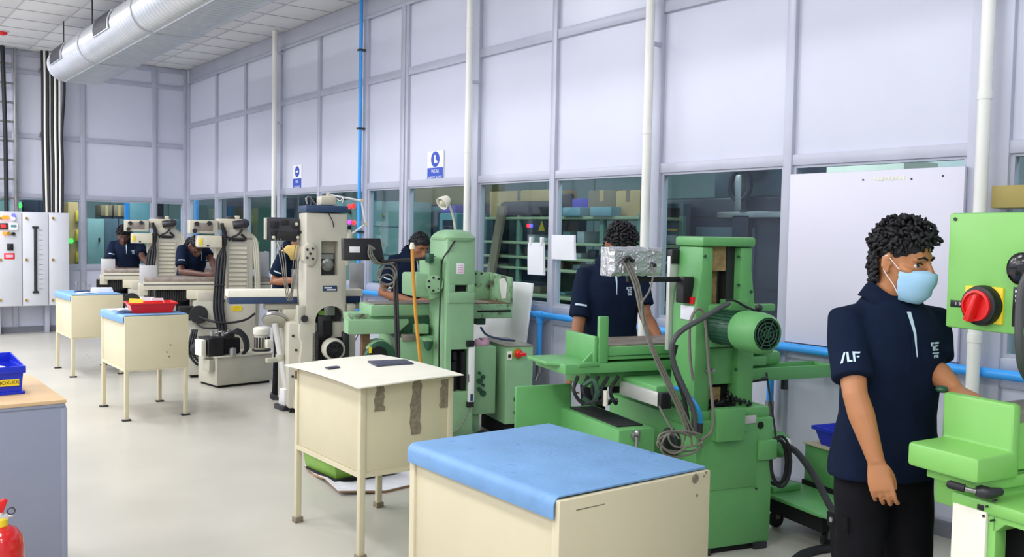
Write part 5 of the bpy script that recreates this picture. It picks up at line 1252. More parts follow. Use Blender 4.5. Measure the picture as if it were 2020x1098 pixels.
stock('teal_case', 'teal flat case on the green rack, left of the pair', 'case', 'teal_box', 1109, 409, 1144, 427, 6.55, .15, .01, zs)
stock('teal_case', 'teal flat case on the green rack, right of the pair', 'case', 'teal_box', 1164, 408, 1205, 427, 6.55, .15, .01, zs)
stock('purple_bin', 'blue purple bin on the green rack between the teal cases', 'bin', 'purple_bin', 1128, 392, 1160, 427, 6.75, .2, .01, zs)
t, hw, hh = stock('chair_shell', 'dark curved chair shell lying on the green rack top', 'chair', 'black', 1097, 382, 1127, 426, 6.8, .05, .05, zs)
t, hw, hh = stock('tube_roll', 'long dark roll lying across the tan carton on the rack', 'roll', 'rubber', 985, 398, 1085, 420, 6.62, .1, .04, zs)
G = 'things on the lower rack shelves'
random.seed(31)
k = 0
for (v, us) in ((478, (1040, 1060, 1085, 1110, 1138, 1205)), (508, (1035, 1075, 1120, 1160)), (531, (1040, 1090, 1130)), (585, (1045, 1100, 1150))):
    zz = px(1100, v, X0r).z
    for u in us:
        wpx = random.choice((14, 20, 26)); hpx = random.choice((10, 16, 22))
        cl = random.choice((('white_tape', 'white'), ('teal_box', 'teal'), ('navy_machine', 'navy'), ('slate_machine', 'slate grey'), ('carton_dark', 'brown')))
        nth = {478: 'upper', 508: 'second', 531: 'third', 585: 'lowest'}[v]
        stock('stored_box', '%s box on the %s rack shelf, %s along it from the left' % (cl[1], nth, ('first', 'second', 'third', 'fourth', 'fifth', 'sixth')[us.index(u)]), 'box', cl[0], u, v-hpx, u+wpx, v, 6.75+.05*(k % 3), .3, .01, zz, None, G); k += 1
t, hw, hh = stock('control_cabinet', 'black cabinet with a yellow warning triangle behind the rack glass', 'cabinet', 'navy_machine', 1022, 430, 1085, 600, 7.5, .6, .01, 0)
p = px(1069, 446, 7.49); B().prism([(-.012, p.y-t.location.y-.07, p.z-.06), (-.012, p.y-t.location.y+.07, p.z-.06), (-.012, p.y-t.location.y, p.z+.07)], (.01, 0, 0)).obj('warning_triangle', 'yellow', t)
for du, m in ((1042, 'led_red'), (1048, 'led_blue')):
    p = px(du, 445, 7.49); B().cyl((0, p.y-t.location.y, p.z), (-.02, p.y-t.location.y, p.z), .025).obj('indicator', m, t)
a, b = px(965, 385, 6.3), px(950, 560, 6.3)
t = thing('leaning_plank', 'brown plank leaning against the green rack at its left end', 'plank', (6.45, ya-.12, 0), 0)
B().hexa([(0, -.07, 0), (.04, -.07, 0), (.04, .07, 0), (0, .07, 0), (.10, -.45, 1.95), (.14, -.45, 1.95), (.14, -.31, 1.95), (.10, -.31, 1.95)]).obj('plank', 'carton_dark', t)
# machines behind the near windows
t, hw, hh = stock('machining_centre', 'dark navy machining centre behind the rightmost clear window', 'machine', 'navy_machine', 1296, 392, 1560, 640, 7.4, 1.5, .03, 0)
box('roof_step', 'slate_machine', .1, 1.2, -hw*.9, hw*.2, hh, hh+.35, t, .02)
box('door_panel', 'slate_machine', -.02, .01, -hw*.5, hw*.35, hh*.25, hh*.85, t, .01)
box('door_window', 'black_gloss', -.03, -.01, -hw*.42, hw*.2, hh*.5, hh*.8, t, .01)
for zz in (.3, .55, .9): box('panel_joint', 'black', -.008, .004, -hw, hw, hh*zz, hh*zz+.012, t)
t, hw, hh = stock('operator_console', 'grey control console with a black screen behind the right windows', 'panel', 'slate_machine', 1310, 401, 1346, 490, 7.25, .12, .01)
t.location.z = 0
for c in t.children: c.location.z = px(1328, 490, 7.25).z
zz = px(1328, 490, 7.25).z; box('stem', 'slate_machine', .03, .09, -.05, .05, 0, zz, t)
box('screen', 'black_gloss', -.01, .0, -hw*.65, hw*.65, zz+hh*.58, zz+hh*.9, t, .004); box('yellow_strip', 'gold', -.01, .0, -hw*.5, hw*.5, zz+hh*.40, zz+hh*.44, t); box('key_block', 'steel', -.01, .0, -hw*.5, hw*.5, zz+hh*.1, zz+hh*.3, t)
t = thing('ventilator', 'dark round ventilator on a beam above the navy machine', 'fan', (7.3, px(1460, 365, 7.3).y, px(1460, 365, 7.3).z), 0)
B().rings([(0, .12*math.cos(a), .15*math.sin(a)) for a in [2*math.pi*k/20 for k in range(21)]], [.03]*21, 8).obj('ring', 'navy_machine', t)
B().box(.0, .09, -.25, .25, .16, .26).obj('beam_housing', 'navy_machine', t, .01); B().box(-.03, .05, -.04, .04, -.25, .1).obj('bracket', 'steel', t, .01)
B().box(.02, .09, -.5, .3, -.32, -.26).obj('tray', 'steel', t, .006); B().box(.02, .08, -.1, .1, -1.0, -.3).obj('mast', 'navy_machine', t)
B().box(.02, .08, -.1, .1, -px(1460, 365, 7.3).z, -1).obj('mast_base', 'navy_machine', t)
stock('pale_cabinet', 'pale cabinet high behind the white board gap', 'cabinet', 'cream_white', 1630, 322, 1780, 420, 6.6, .5, .01, 0)
stock('tall_cabinet', 'white tall cabinet behind the white board gap, right part', 'cabinet', 'white', 1765, 300, 1960, 420, 7.2, .5, .01, 0)
stock('black_crate', 'black crate behind the gap above the whiteboard', 'crate', 'navy_machine', 1560, 325, 1628, 420, 6.8, .5, .01, 0)
# behind the middle windows
t, hw, hh = stock('grey_machine', 'blue grey machine box behind the pale green grinder window', 'machine', 'slate_machine', 814, 418, 862, 480, 7.25, .6, .02, 0)
box('lid', 'teal_box', -.02, .6, -hw*.7, hw*.9, hh, hh+.08, t, .01)
t, hw, hh = stock('grey_machine', 'grey machine box with keypad behind the gooseneck lamp', 'machine', 'teal_box', 866, 420, 900, 500, 6.8, .6, .02, 0)
box('keypad', 'navy_machine', -.01, .0, -hw*.6, hw*.5, hh*.8, hh*.95, t); box('warning_tag', 'yellow', -.01, .0, hw*.7, hw*.95, hh*.75, hh*.82, t)
stock('purple_bin', 'purple bin behind the gooseneck lamp', 'bin', 'purple_bin', 870, 405, 898, 420, 6.9, .4, .01, px(883, 420, 6.8).z)[0]
t, hw, hh = stock('stock_cupboard', 'dark cupboard with a long tan carton on top behind the lamp', 'cupboard', 'navy_machine', 812, 404, 940, 600, 8.0, .6, .01, 0)
box('top_carton', 'carton_olive', .05, .5, -hw, hw, hh, hh+.32, t, .01)
for i, (u0, u1) in enumerate(((718, 751), (754, 790))):
    t, hw, hh = stock('electrical_cabinet', ('teal grey electrical cabinet behind the glass beside the blue pipe', 'teal grey electrical cabinet behind the glass, right of its twin')[i], 'cabinet', 'teal_cab', u0, 398, u1, 600, 6.7, .5, .01, 0)
    for zz in (.42, .62, .82): box('seam', 'slate_machine', -.004, .003, -hw, hw, hh*zz, hh*zz+.01, t)
    for zz in (.5, .7, .9): B().cyl((0, hw*.8, hh*zz), (-.02, hw*.8, hh*zz), .02).obj('lock', 'gold', t)
t, hw, hh = stock('indicator_cabinet', 'teal grey cabinet with red and pink lamps behind the arm lamp', 'cabinet', 'teal_cab', 640, 396, 712, 600, 6.7, .5, .01, 0)
for u, v, m in ((690, 407, 'led_red'), (698, 406, 'led_red'), (690, 417, 'black'), (690, 438, 'led_pink'), (699, 439, 'led_red'), (690, 449, 'black'), (690, 470, 'led_red')):
    p = px(u, v, 6.69); B().cyl((0, p.y-t.location.y, p.z), (-.03, p.y-t.location.y, p.z), .035).obj('indicator', m, t)
stock('dark_machine', 'dark machine block behind the window left of the arm lamp', 'machine', 'navy_machine', 556, 392, 602, 520, 6.9, .8, .02, 0)
stock('dark_machine', 'dark green machine block behind the window next to the far white pipe', 'machine', 'green_dark', 488, 392, 540, 520, 6.9, .8, .02, 0)
stock('dark_machine', 'slim navy machine block behind the window near the room corner', 'machine', 'navy_machine', 446, 392, 480, 520, 6.9, .8, .02, 0)
t = thing('blue_post', 'blue steel post behind the glass beside the middle white pipe', 'post', (5.3, px(947, 450, 5.3).y, 0)); box('post', 'blue_pipe', -.02, .02, -.02, .02, 0, 3.39, t)
# ------------------------------------------------------------------ seen through the back glazing
def stock_b(name, lab, cat, m, u0, v0, u1, v1, Y, dep=.5, z0=0, group=None):
    a, b = on_y(u0, v0, Y), on_y(u1, v1, Y)
    t = thing(name, lab, cat, ((a.x+b.x)/2, Y, z0), 0, group); hw = (b.x-a.x)/2
    box('body', m, -hw, hw, 0, dep, 0, a.z-z0, t, .01); return t, hw, a.z-z0
t, hw, hh = stock_b('steel_cabinet', 'pale teal steel cabinet behind the back glass, left part', 'cabinet', 'teal_cab', 172, 431, 206, 530, 16.4)
box('handle', 'black', hw*.3, hw*.45, -.03, 0, hh*.78, hh*.82, t)
t, hw, hh = stock_b('steel_cabinet', 'dark slate cabinet behind the farthest operator', 'cabinet', 'slate_machine', 205, 431, 262, 530, 16.5)
box('seam', 'black', -.006, .006, -.004, .0, 0, hh, t)
stock_b('steel_cabinet', 'dark slate cabinet behind the back glass at the room corner', 'cabinet', 'slate_machine', 338, 431, 385, 530, 16.5)
z_ = on_y(220, 431, 16.5).z
for i, (u0, u1, lab) in enumerate(((199, 222, 'brown carton on the dark slate cabinet, left of two'), (225, 246, 'brown carton on the dark slate cabinet, right of two'))):
    t, hw, hh = stock_b('carton', lab, 'box', 'carton_dark', u0, 404, u1, 425, 17.0, .4, on_y(220, 426, 17.0).z, 'cartons behind the back glass'); box('lid_tape', 'carton', -.02, .02, -.003, 0, 0, hh, t)
    box('stand', 'slate_machine', -hw, hw, .05, .4, -on_y(220, 426, 17.0).z, 0, t)
t = thing('blue_post', 'blue post behind the back glass left of the farthest grinder', 'post', (on_y(250, 410, 16.0).x, 16.0, 0)); box('post', 'blue_pipe', -.03, .03, -.03, .03, 0, 3.39, t)
t = thing('blue_post', 'blue post behind the back glass by the room corner', 'post', (on_y(386, 410, 16.0).x+.03, 16.05, 0)); box('post', 'blue_pipe', -.03, .03, -.03, .03, 0, 3.39, t)
t, hw, hh = stock_b('plastic_drum', 'pale plastic drum unit behind the back glass', 'drum', 'teal_box', 256, 400, 304, 426, 17.4, .8, 0)
B().lathe([(hw*.9, 0), (hw, .05), (hw*.8, .3)], (0, .4, hh), (0, 0, 1), 20).obj('drum_top', 'teal_cab', t)
t = thing('black_mast', 'black square mast standing behind the back glass over the farthest grinder', 'post', (on_y(315, 410, 15.9).x, 15.9, 0)); box('post', 'black', -.05, .05, -.05, .05, 0, on_y(315, 388, 15.9).z, t)
t, hw, hh = stock_b('pallet_stack', 'brown pallet stack with yellow crates behind the back glass', 'crates', 'carton', 134, 398, 160, 440, 16.6, .6)
for zz, m in ((.68, 'yellow_bin'), (.50, 'yellow_bin'), (.84, 'yellow_bin')): box('crate', m, hw*.1, hw*1.0, -.05, .3, hh*zz, hh*zz+.18, t, .01)
box('lower_crate', 'navy_machine', -hw, hw*.9, -.04, .3, .0, hh*.48, t, .01)
B().cyl((-hw*.7, -.02, hh*.68), (-hw*.7, -.05, hh*.68), .04).obj('green_lamp', 'led_green', t)
t, hw, hh = stock_b('teal_machine', 'pale teal machine behind the back glass above the switchgear', 'machine', 'teal_cab', 5, 396, 44, 520, 16.3, .7)
p = on_y(38, 405, 16.29); B().cyl((p.x-t.location.x, 0, p.z), (p.x-t.location.x, -.03, p.z), .04).obj('green_lamp', 'led_green', t)
stock_b('navy_cabinet', 'navy cabinet behind the back glass above the switchgear', 'cabinet', 'navy_machine', 46, 394, 86, 520, 16.3, .6)
# ------------------------------------------------------------------ people
from mathutils.bvhtree import BVHTree
HEAD = [(-.119, .058, -.02, .022), (-.108, .078, -.0, .037), (-.088, .086, .028, .050), (-.06, .087, .055, .060), (-.03, .088, .075, .066), (0, .087, .089, .070), (.03, .093, .096, .074), (.06, .090, .097, .074), (.085, .076, .089, .066), (.105, .050, .064, .046), (.117, .02, .03, .02)]
TORSO = [(.80, .095, .135, 0), (.88, .108, .165, 0), (.95, .102, .160, 0), (1.05, .098, .148, .005), (1.15, .104, .152, .01), (1.25, .113, .166, .01), (1.34, .110, .170, .003), (1.39, .092, .148, -.008), (1.43, .070, .100, -.015), (1.46, .058, .070, -.015)]
def remesh(o, vox, it=3):
    m = o.modifiers.new('r', 'REMESH'); m.mode = 'VOXEL'; m.voxel_size = vox
    s = o.modifiers.new('s', 'SMOOTH'); s.factor = .5; s.iterations = it
    bpy.context.view_layer.update(); return bake(o)
def hand(b, wr, d, pn, curl=.5, side=1, s=1.0, spread=.02, thumb=.5):
    """palm and five separate fingers; d runs wrist to knuckles, pn is the palm's facing, side the thumb's side"""
    d = V(d).normalized(); pn = V(pn); pn = (pn-d*pn.dot(d)).normalized(); w_ = d.cross(pn)*side
    wr = V(wr)
    b.rings([wr-d*.03*s, wr, wr+d*.03*s, wr+d*.065*s, wr+d*.088*s, wr+d*.094*s], [(.021*s, .026*s), (.019*s, .028*s), (.018*s, .036*s), (.0165*s, .041*s), (.013*s, .040*s), (.006*s, .034*s)], 14, ref=pn)
    for k, (off, ln, r) in enumerate(((.030, .078, .0088), (.010, .088, .0090), (-.010, .082, .0086), (-.029, .064, .0078))):
        p = wr+d*.075*s+w_*(off*1.06*s); dd = (d+w_*(off*spread*9)).normalized(); pts = [p]; ax = w_; ang = 0
        for j, (fr_, bend) in enumerate(((.28, .12), (.34, .5), (.24, .7), (.14, .35))):
            ang += bend*curl*1.55*(1+.12*k); v = dd*math.cos(ang)+pn*math.sin(ang); p = p+v*((ln+.02)*fr_*s)*1.05; pts.append(p)
        b.rings(spline(pts, 3), [r*s*.95*(1-.28*i/12) for i in range(13)], 8, ref=w_)
    p = wr+d*.018*s+w_*.024*s; v1 = (d*.85+w_*.30+pn*.50).normalized(); v2 = (d*.95-w_*.05+pn*(.35+thumb*.5)).normalized()
    pts = [p, p+v1*.035*s, p+v1*.040*s+v2*.028*s, p+v1*.040*s+v2*.050*s]
    b.rings(spline(pts, 3), [(.0135-.0006*i)*s for i in range(10)], 8, ref=pn)

def person(lab, xy, rz, arms, head, lean=0.0, s=1.0, skin='skin', hair='curly', vox=.010, hyaw=0, hpitch=0, mask=False, curl=(.5, .5), group='people at the machines', palm=None, trouser=True, hem=.825, sl=.74):
    F = Frame(xy, rz)
    t = thing('person', lab, 'person', (xy[0], xy[1], 0), rz, group)
    L = rad(lean)
    def bend(p):
        k = max(0, min(1, (p[2]-.92*s)/(.30*s))); k = k*k*(3-2*k); a = L*k; x, z = p[0], p[2]-.92*s
        return V((x*math.cos(a)+z*math.sin(a), p[1], .92*s+z*math.cos(a)-x*math.sin(a)))
    def ring(z, hx, hy, xo, g=0, n=28, e=1.0):
        out = []
        for k in range(n):
            a = 2*math.pi*k/n; c_, s_ = math.cos(a), math.sin(a)
            c_ = math.copysign(abs(c_)**e, c_); s_ = math.copysign(abs(s_)**e, s_)
            out.append(bend(((xo+(hx+g)*c_)*s, (hy+g)*s_*s, z*s)))
        return out
    # arm joints (frame coordinates): {'R': (elbow, wrist, hand direction), 'L': ...} given as world points
    J = {}
    for k, sg in (('R', -1), ('L', 1)):
        e, w_, h = arms[k]; J[k] = (bend((-.012*s, sg*.168*s, 1.362*s)), F.lo(e), F.lo(w_), F.lo(h))
    hp = F.lo(head)
    b = B()
    b.loft([ring(*r) for r in TORSO])
    nb = bend((-.02*s, 0, 1.42*s)); HM = Matrix.Translation(hp) @ Matrix.Rotation(rad(hyaw), 4, 'Z') @ Matrix.Rotation(rad(hpitch), 4, 'Y')
    hs = 1.0*s
    H = lambda x, y, z: HM @ V((x*hs, y*hs, z*hs))
    b.rings([nb-V((0, 0, .05)), nb, nb.lerp(H(-.022, 0, -.07), .5), H(-.02, 0, -.07), H(-.015, 0, -.03)], [.07*s, .064*s, .057*s, .056*s, .056*s], 16)
    for sg in (-1, 1):
        hip, kn, an = V((0, sg*.09*s, .88*s)), V((.015*s, sg*.095*s, .48*s)), V((-.01*s, sg*.10*s, .085*s))
        b.rings([hip, hip.lerp(kn, .5), kn, kn.lerp(an, .35), kn.lerp(an, .8), an], [.085*s, .072*s, .054*s, .055*s, .038*s, .036*s], 14)
        b.rings([an+V((-.05, 0, -.03)), an+V((0, 0, -.045)), an+V((.1, 0, -.06)), an+V((.17, 0, -.065))], [(.03, .03), (.035, .036), (.025, .042), (.014, .03)], 12)
    for i, (k, sg) in enumerate((('R', -1), ('L', 1))):
        sh, el, wr, hd = J[k]
        m1, m2 = sh.lerp(el, .45), el.lerp(wr, .3)
        b.rings([sh+V((0, -sg*.04, .0)), sh, m1, el, m2, el.lerp(wr, .75), wr], [.052*s, .056*s, .047*s, .040*s, .043*s, .032*s, (.023*s, .027*s)], 14)
        d = hd-wr; pn = V(palm[k]) if palm else V((-.1, -sg, 0))
        hand(b, wr, d, pn, curl[i], 1 if k == 'R' else -1, s)
    # head
    hr = []
    for z, f, bk, w_ in HEAD:
        r_ = []
        for k in range(28):
            a = 2*math.pi*k/28; c_, s_ = math.cos(a), math.sin(a)
            r_.append(H((f if c_ > 0 else bk)*c_, w_*s_, z))
        hr.append(r_)
    b.loft(hr)
    b.rings([H(.086, 0, .022), H(.098, 0, -.005), H(.112, 0, -.032), H(.100, 0, -.042), H(.085, 0, -.044)], [.008*s, .011*s, .0145*s, .015*s, .010*s], 10)
    for sg in (-1, 1):
        b.ball(H(.100, sg*.012, -.038), .0095*s, 8, 6)
        b.rings([H(.089, sg*.012, .022), H(.086, sg*.032, .026), H(.070, sg*.054, .018)], [.009*s, .010*s, .008*s], 8)    # brow ridge
        b.rings([H(.066, sg*.045, -.022), H(.055, sg*.058, -.018), H(.03, sg*.064, -.01)], [.012*s, .012*s, .010*s], 8)   # cheekbone
        for dx, dz, r_, dy in ((-.004, .024, .013, .080), (-.016, .010, .014, .083), (-.016, -.006, .013, .083), (-.006, -.022, .011, .079), (.0, .0, .010, .076)):
            b.ball(H(dx, sg*dy, dz), (r_*s, .0085*s, r_*s*1.15), 10, 6)
    b.rings([H(.088, -.024, -.064), H(.0935, 0, -.0605), H(.088, .024, -.064)], [.005*s, .0075*s, .005*s], 8)
    b.rings([H(.086, -.020, -.073), H(.091, 0, -.074), H(.086, .020, -.073)], [.005*s, .008*s, .005*s], 8)
    body = b.obj('body', skin, t); remesh(body, vox, 3)
    # face pieces
    for sg in (-1, 1):
        e = B().ball(H(.0695, sg*.031, -.001), (.0125*s, .0125*s, .0095*s), 12, 8, HM.to_3x3()).obj('eye', 'eye_white', body)
        B().ball(H(.0765, sg*.0355, -.001), .0060*s, 10, 6).obj('iris', 'eye_dark', e)
        B().rings([H(.083, sg*.018, .0045), H(.0855, sg*.031, .0095), H(.078, sg*.045, .005)], [.0022*s]*3, 6).obj('eyelid', 'hair' if mask else skin, body)
        B().rings([H(.0965, sg*.013, .021), H(.0945, sg*.030, .028), H(.080, sg*.050, .022)], [.004*s, .0045*s, .0025*s], 8).obj('eyebrow', 'hair', body)
    if not mask: B().rings([H(.0925, -.020, -.0675), H(.0985, 0, -.0665), H(.0925, .020, -.0675)], [(.003*s, .002)]*3, 6).obj('lips', 'lips', body)
    # hair
    random.seed(int(abs(hp.x*1000))+len(lab)); hb = B()
    hb.ball(H(-.006, 0, .048), (.0975*s, .0795*s, .079*s), 20, 14, HM.to_3x3())
    N = 1150 if hair == 'curly' and mask else (620 if hair == 'curly' else 300)
    ga = math.pi*(3-5**.5)
    for k in range(N):
        zz = 1-1.75*(k+.5)/N; rr_ = (1-zz*zz)**.5; a = k*ga; x, y = rr_*math.cos(a), rr_*math.sin(a)
        P = V((x*.097-.004, y*.077, zz*.117))
        if x > .80 and P.z < .056: continue
        line = -.065 if x < -.25 else (-.01 if x < .30 else (.038 if x < .60 else .054))
        if -.25 < x < .30 and abs(y) > .5: line = .018 if x > -.12 else -.03
        if P.z < line or (abs(y) > .5 and -.36 < x < .30 and zz < .30): continue
        top = max(0, zz)
        if hair == 'curly': off = .007+.034*top**.7*(1 if P.z > .04 else .2)+.016*max(0, x)*top; r_ = random.uniform(.006, .011) if mask else random.uniform(.009, .013)
        else: off = .004+.010*top; r_ = random.uniform(.008, .012)
        n = V((x, y, zz)); P = P+n*off*random.uniform(.6, 1.2)+V((random.uniform(-1, 1), random.uniform(-1, 1), random.uniform(-1, 1)))*.004
        el_ = random.uniform(1.0, 1.9) if hair == 'curly' else 1.5
        hb.ball(H(*P), (r_*s*el_, r_*s*.75, r_*s*.8), 7, 5, Matrix.Rotation(random.uniform(0, 3), 3, 'X') @ Matrix.Rotation(random.uniform(0, 3), 3, 'Z') @ Matrix.Rotation(random.uniform(0, 3), 3, 'Y'))
    hb.obj('hair', 'hair', body)
    # polo shirt
    sb = B()
    SH = [(hem, .132, .200, 0), (.88, .134, .198, 0), (.95, .128, .188, 0), (1.05, .118, .170, .004), (1.15, .122, .172, .008), (1.25, .128, .180, .009), (1.34, .122, .180, .002), (1.39, .106, .156, -.008), (1.43, .088, .118, -.014), (1.458, .074, .088, -.015)]
    sb.loft([ring(*r, e=.9) for r in SH])
    for k, sg in (('R', -1), ('L', 1)):
        sh, el, wr, hd = J[k]
        sb.rings([sh+V((0, -sg*.05, .005)), sh, sh.lerp(el, .3), sh.lerp(el, .6*sl/.8), sh.lerp(el, sl)], [.066*s, .073*s, .072*s, .070*s, .071*s], 18)
    shirt = sb.obj('polo_shirt', 'navy', t); remesh(shirt, max(vox, .008), 5)
    me = shirt.data
    for v, nn_ in zip(me.vertices, [v.normal.copy() for v in me.vertices]):
        p = v.co; k = mnoise.noise(V((p.x*7, p.y*7, p.z*3.2)))+.5*mnoise.noise(V((p.x*15+p.z*9, p.y*15, p.z*6)))
        v.co = p + nn_*(.006*k)
    cr = []
    for (z, r1, r2, dx) in ((1.45, .070, .076, -.012), (1.48, .066, .068, -.012), (1.498, .064, .066, -.012), (1.503, .069, .072, -.011), (1.492, .078, .084, -.010), (1.455, .098, .112, -.008)):
        cr.append([bend(((dx+r1*math.cos(a))*s, r2*math.sin(a)*s, (z-.050*max(0, math.cos(a))**1.3*(1.25 if z == 1.455 else 1))*s)) for a in [rad(22+316*j/30) for j in range(31)]])
    c = B(); rv = [[c.bm.verts.new(p) for p in r_] for r_ in cr]
    for a_, b_ in zip(rv, rv[1:]):
        for i in range(30): c.bm.faces.new((a_[i], a_[i+1], b_[i+1], b_[i]))
    co = c.obj('collar', 'navy', shirt)
    sm = co.modifiers.new('so', 'SOLIDIFY'); sm.thickness = .003; bpy.context.view_layer.update(); bake(co)
    bv = BVHTree.FromObject(shirt, bpy.context.evaluated_depsgraph_get())
    def decal(name, m, polys, o, dr, upv, dist=.002):
        """flat shapes (in metres) laid on the shirt seen along -dr"""
        dr = V(dr).normalized(); upv = V(upv); xv = upv.cross(dr).normalized(); yv = dr.cross(xv); db = B(); ok = False
        for poly in polys:
            top = []
            for (x, y) in poly:
                q0 = V(o)+xv*x+yv*y+dr*.3; hit = bv.ray_cast(q0, -dr, .6)
                top.append((hit[0] if hit[0] else V(o)+xv*x+yv*y)+dr*dist)
            db.prism(top, -dr*.0012)
        return db.obj(name, m, shirt)
    B_ = bend
    pf = B_((.12*s, 0, 1.33*s)); fwd = (B_((1, 0, 1.3*s))-B_((0, 0, 1.3*s))).normalized()
    decal('placket', 'navy', [[(-.016, .06-.017*k_), (.016, .06-.017*k_), (.016, .043-.017*k_), (-.016, .043-.017*k_)] for k_ in range(10)], pf, fwd, (0, 0, 1), .003)
    decal('placket_lining', 'navy_trim', [[(-.010+.0011*k_, .080-.016*k_), (.005-.0003*k_, .080-.016*k_), (.005-.0003*(k_+1), .064-.016*k_), (-.010+.0011*(k_+1), .064-.016*k_)] for k_ in range(9)], pf, fwd, (0, 0, 1), .0048)
    ch = B_((.12*s, .085*s, 1.285*s))
    E1 = [[(-.020, .026), (-.008, .026), (-.008, .020), (-.014, .020), (-.014, .012), (-.020, .012)], [(-.004, .026), (.020, .026), (.020, .020), (-.004, .020)], [(-.012, .014), (-.004, .014), (-.004, -.002), (-.012, -.002)], [(.0, .016), (.016, .016), (.016, .011), (.005, .011), (.005, .003), (.016, .003), (.016, -.002), (.0, -.002)], [(-.014, -.008), (.018, -.008), (.018, -.012), (-.014, -.012)], [(-.008, -.016), (.014, -.016), (.014, -.026), (.006, -.026), (.003, -.021), (-.002, -.021), (-.004, -.026), (-.008, -.026)]]
    decal('chest_emblem', 'emblem', E1, ch, fwd, (0, 0, 1))
    sh, el = J['R'][0], J['R'][1]; so_ = sh.lerp(el, .75*sl); ax = (sh-el).normalized()
    od = F.R @ (CP - (F.R.transposed() @ so_ + F.O)); od.z = 0; od = (od-ax*od.dot(ax)).normalized()
    LET = [[(-.032, -.018), (-.024, -.018), (-.012, .018), (-.018, .018)], [(-.010, .018), (-.003, .018), (-.003, -.011), (.006, -.011), (.006, -.018), (-.010, -.018)],
           [(.009, .018), (.034, .018), (.030, .011), (.016, .011), (.016, -.018), (.009, -.018)], [(.020, .003), (.030, .003), (.027, -.003), (.020, -.003)]]
    decal('sleeve_lettering', 'emblem', LET if mask else [[(-.036+.012*k_, .006), (-.025+.012*k_, .006), (-.025+.012*k_, -.006), (-.036+.012*k_, -.006)] for k_ in range(6)], so_+V((0, 0, .0)), od, ax)
    # trousers and shoes
    if trouser:
        tb = B(); tb.loft([ring(.76, .104, .150, 0, e=.95), ring(.85, .104, .158, 0, e=.95), ring(.93, .100, .152, 0), ring(.98, .095, .145, 0)])
        for sg in (-1, 1):
            hip, kn, an = V((0, sg*.088*s, .90*s)), V((.018*s, sg*.10*s, .48*s)), V((-.01*s, sg*.105*s, .06*s))
            tb.rings([hip, hip.lerp(kn, .35), kn, kn.lerp(an, .5), an], [(.088*s, .080*s), (.092*s, .086*s), (.078*s, .076*s), (.072*s, .072*s), (.066*s, .066*s)], 20)
        tr_ = tb.obj('trousers', 'trousers', t); remesh(tr_, max(vox, .010), 4)
        for v, nn_ in zip(tr_.data.vertices, [v.normal.copy() for v in tr_.data.vertices]):
            p = v.co; v.co = p+nn_*.007*(mnoise.noise(V((p.x*9, p.y*9, p.z*7)))+.5*mnoise.noise(V((p.x*20, p.y*20, p.z*14))))
        for sg in (-1, 1):
            sb2 = B(); y = sg*.10*s
            sb2.loft([[(x, y+w_*c_, z+(h if s_ > 0 else .0)*s_) for c_, s_ in [(math.cos(2*math.pi*k/14), math.sin(2*math.pi*k/14)) for k in range(14)]] for x, w_, z, h in ((-.09, .03, .02, .05), (-.06, .042, .0, .085), (.0, .045, .0, .085), (.06, .047, .0, .065), (.13, .048, .0, .05), (.17, .036, .0, .04), (.19, .02, .005, .02))])
            sb2.obj('shoe', 'black', t)
    if mask:
        rows = [(-.014, .103, .062), (-.026, .116, .066), (-.042, .124, .068), (-.060, .120, .069), (-.080, .114, .066), (-.100, .106, .060), (-.118, .094, .052), (-.130, .074, .042)]
        R_ = []
        for i, (z, fx, hy) in enumerate(rows):
            o_, i_ = [], []
            for j in range(17):
                a = rad(-82+164*j/16); rx = fx-.02
                nose = (.006 if i < 3 else 0)*max(0, math.cos(a*2.2))
                zz = z+(-.0 if i else .0)+(.012*(1-math.cos(a)) if i > 4 else -.010*(1-math.cos(a)) if i < 2 else 0)
                rip = .0028*(1 if i % 2 else -1)
                o_.append(H(.02+(rx+nose+rip)*math.cos(a), (hy+.004+rip)*math.sin(a)*1.03, zz)); i_.append(H(.02+(rx+nose+rip-.004)*math.cos(a), (hy+rip)*math.sin(a)*1.03, zz))
            R_.append(o_+i_[::-1])
        mk = B().loft(R_).obj('face_mask', 'mask', t, sharp=70)
        for sg in (-1, 1):
            B().tube([H(.034, sg*.069, -.018), H(.012, sg*.080, .008), H(-.004, sg*.087, .026), H(-.022, sg*.084, .020)], .0016*s, 6).tube([H(.034, sg*.066, -.098), H(.02, sg*.073, -.07), H(-.004, sg*.082, -.038), H(-.016, sg*.084, -.02)], .0016*s, 6).obj('ear_loop', 'white', mk)
        # cargo pocket on the thigh
        pk = B(); kx = -.172*s
        pk.prism([(-.06, kx, .66), (.05, kx-.002, .67), (.05, kx+.018, .50), (-.06, kx+.020, .49)], (0, .012, 0)).prism([(-.064, kx-.006, .685), (.054, kx-.008, .695), (.054, kx-.004, .645), (-.064, kx-.002, .635)], (0, .012, 0))
        po_ = pk.obj('cargo_pocket', 'trousers', tr_, .003)
        B().cyl((-.03, kx-.006, .665), (-.03, kx-.012, .665), .009, n=12).obj('snap_button', 'steel', po_)
    return t, F, H

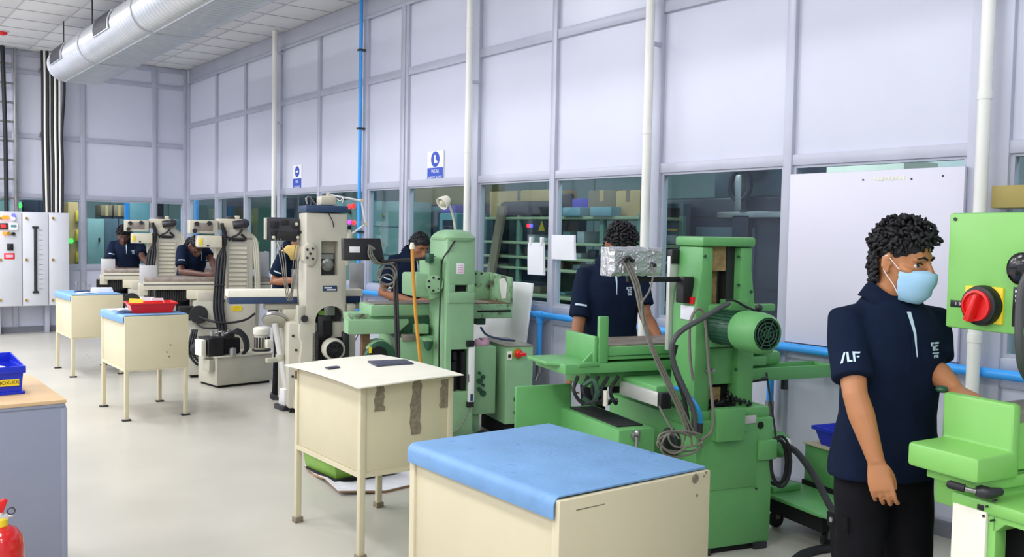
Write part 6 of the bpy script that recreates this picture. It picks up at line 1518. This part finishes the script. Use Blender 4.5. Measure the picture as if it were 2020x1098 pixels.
D = at_depth
O_ = D(1752, 700, 3.15)
person('masked man in a navy polo with curly hair, standing by the lime grinder', (O_.x, O_.y), -112,
       {'R': (D(1687, 778, 2.98), D(1729, 912, 2.93), D(1744, 985, 2.91)), 'L': (D(1838, 725, 3.12), D(1888, 770, 2.98), D(1915, 785, 2.9))},
       D(1779, 519, 3.10), lean=1, s=.985, skin='skin_light', vox=.0046, hyaw=22, hpitch=4, mask=True, curl=(.66, .4), palm={'R': tuple(Matrix.Rotation(rad(112), 3, 'Z') @ (FW*.85+RT*.45)), 'L': (0, 0, -1)}, hem=.835, sl=.80)
O_ = D(1203, 600, 5.85)
person('man in a navy polo whose face is hidden by the foil wrapped readout', (O_.x, O_.y), -118,
       {'R': (D(1139, 655, 5.72), D(1122, 728, 5.62), D(1122, 760, 5.6)), 'L': (D(1274, 625, 5.78), D(1303, 672, 5.55), D(1316, 682, 5.45))},
       D(1222, 484, 5.74), lean=3, s=1.0, skin='skin', vox=.009, hyaw=8, hpitch=36, curl=(.6, .5))
O_ = D(805, 600, 8.35)
person('man in a navy polo bending over the pale green grinder', (O_.x, O_.y), -98,
       {'R': (D(753, 578, 8.15), D(822, 596, 7.95), D(846, 598, 7.9)), 'L': (D(868, 575, 8.1), D(858, 592, 7.9), D(850, 597, 7.85))},
       D(827, 487, 8.15), lean=12, s=1.0, skin='skin', hair='short', vox=.011, hyaw=10, hpitch=20)
O_ = on_z(559, 784)
t4, F4, H4 = person('man in a navy polo and dark trousers behind the cream grinder monitor', (O_.x, O_.y), -42,
       {'R': (D(539, 556, 8.70), D(586, 551, 8.58), D(608, 553, 8.55)), 'L': (D(604, 545, 9.0), D(614, 552, 8.75), D(624, 553, 8.7))},
       D(600, 469, 8.86), lean=8, s=1.0, skin='skin', hair='short', vox=.011, hyaw=10, hpitch=25)
a = [F4.lo(D(u, v, 8.68)) for u, v in ((556, 508), (572, 498), (590, 497), (602, 506))]
B().rings([a[0], a[1], a[2], a[3]], [(.05, .03), (.075, .045), (.07, .045), (.05, .03)], 12).obj('yellow_scarf', 'cloth_yellow', t4)
O_ = D(372, 560, 10.95)
person('heavily leaning man in a navy polo at the nearer louvred grinder', (O_.x, O_.y), -62,
       {'R': (D(357, 536, 10.65), D(404, 541, 10.45), D(424, 543, 10.4)), 'L': (D(418, 512, 10.9), D(426, 536, 10.6), D(430, 541, 10.5))},
       D(384, 487, 10.8), lean=10, s=1.0, skin='skin_dark', hair='short', vox=.012, hyaw=0, hpitch=30)
O_ = D(250, 560, 12.7)
person('curly haired man in a navy polo at the farthest grinder', (O_.x, O_.y), -106,
       {'R': (D(216, 522, 12.45), D(236, 533, 12.2), D(246, 534, 12.15)), 'L': (D(281, 508, 12.45), D(293, 522, 12.2), D(294, 530, 12.15))},
       D(244, 466, 12.55), lean=5, s=1.0, skin='skin_dark', hair='curly', vox=.012, hyaw=0, hpitch=18)
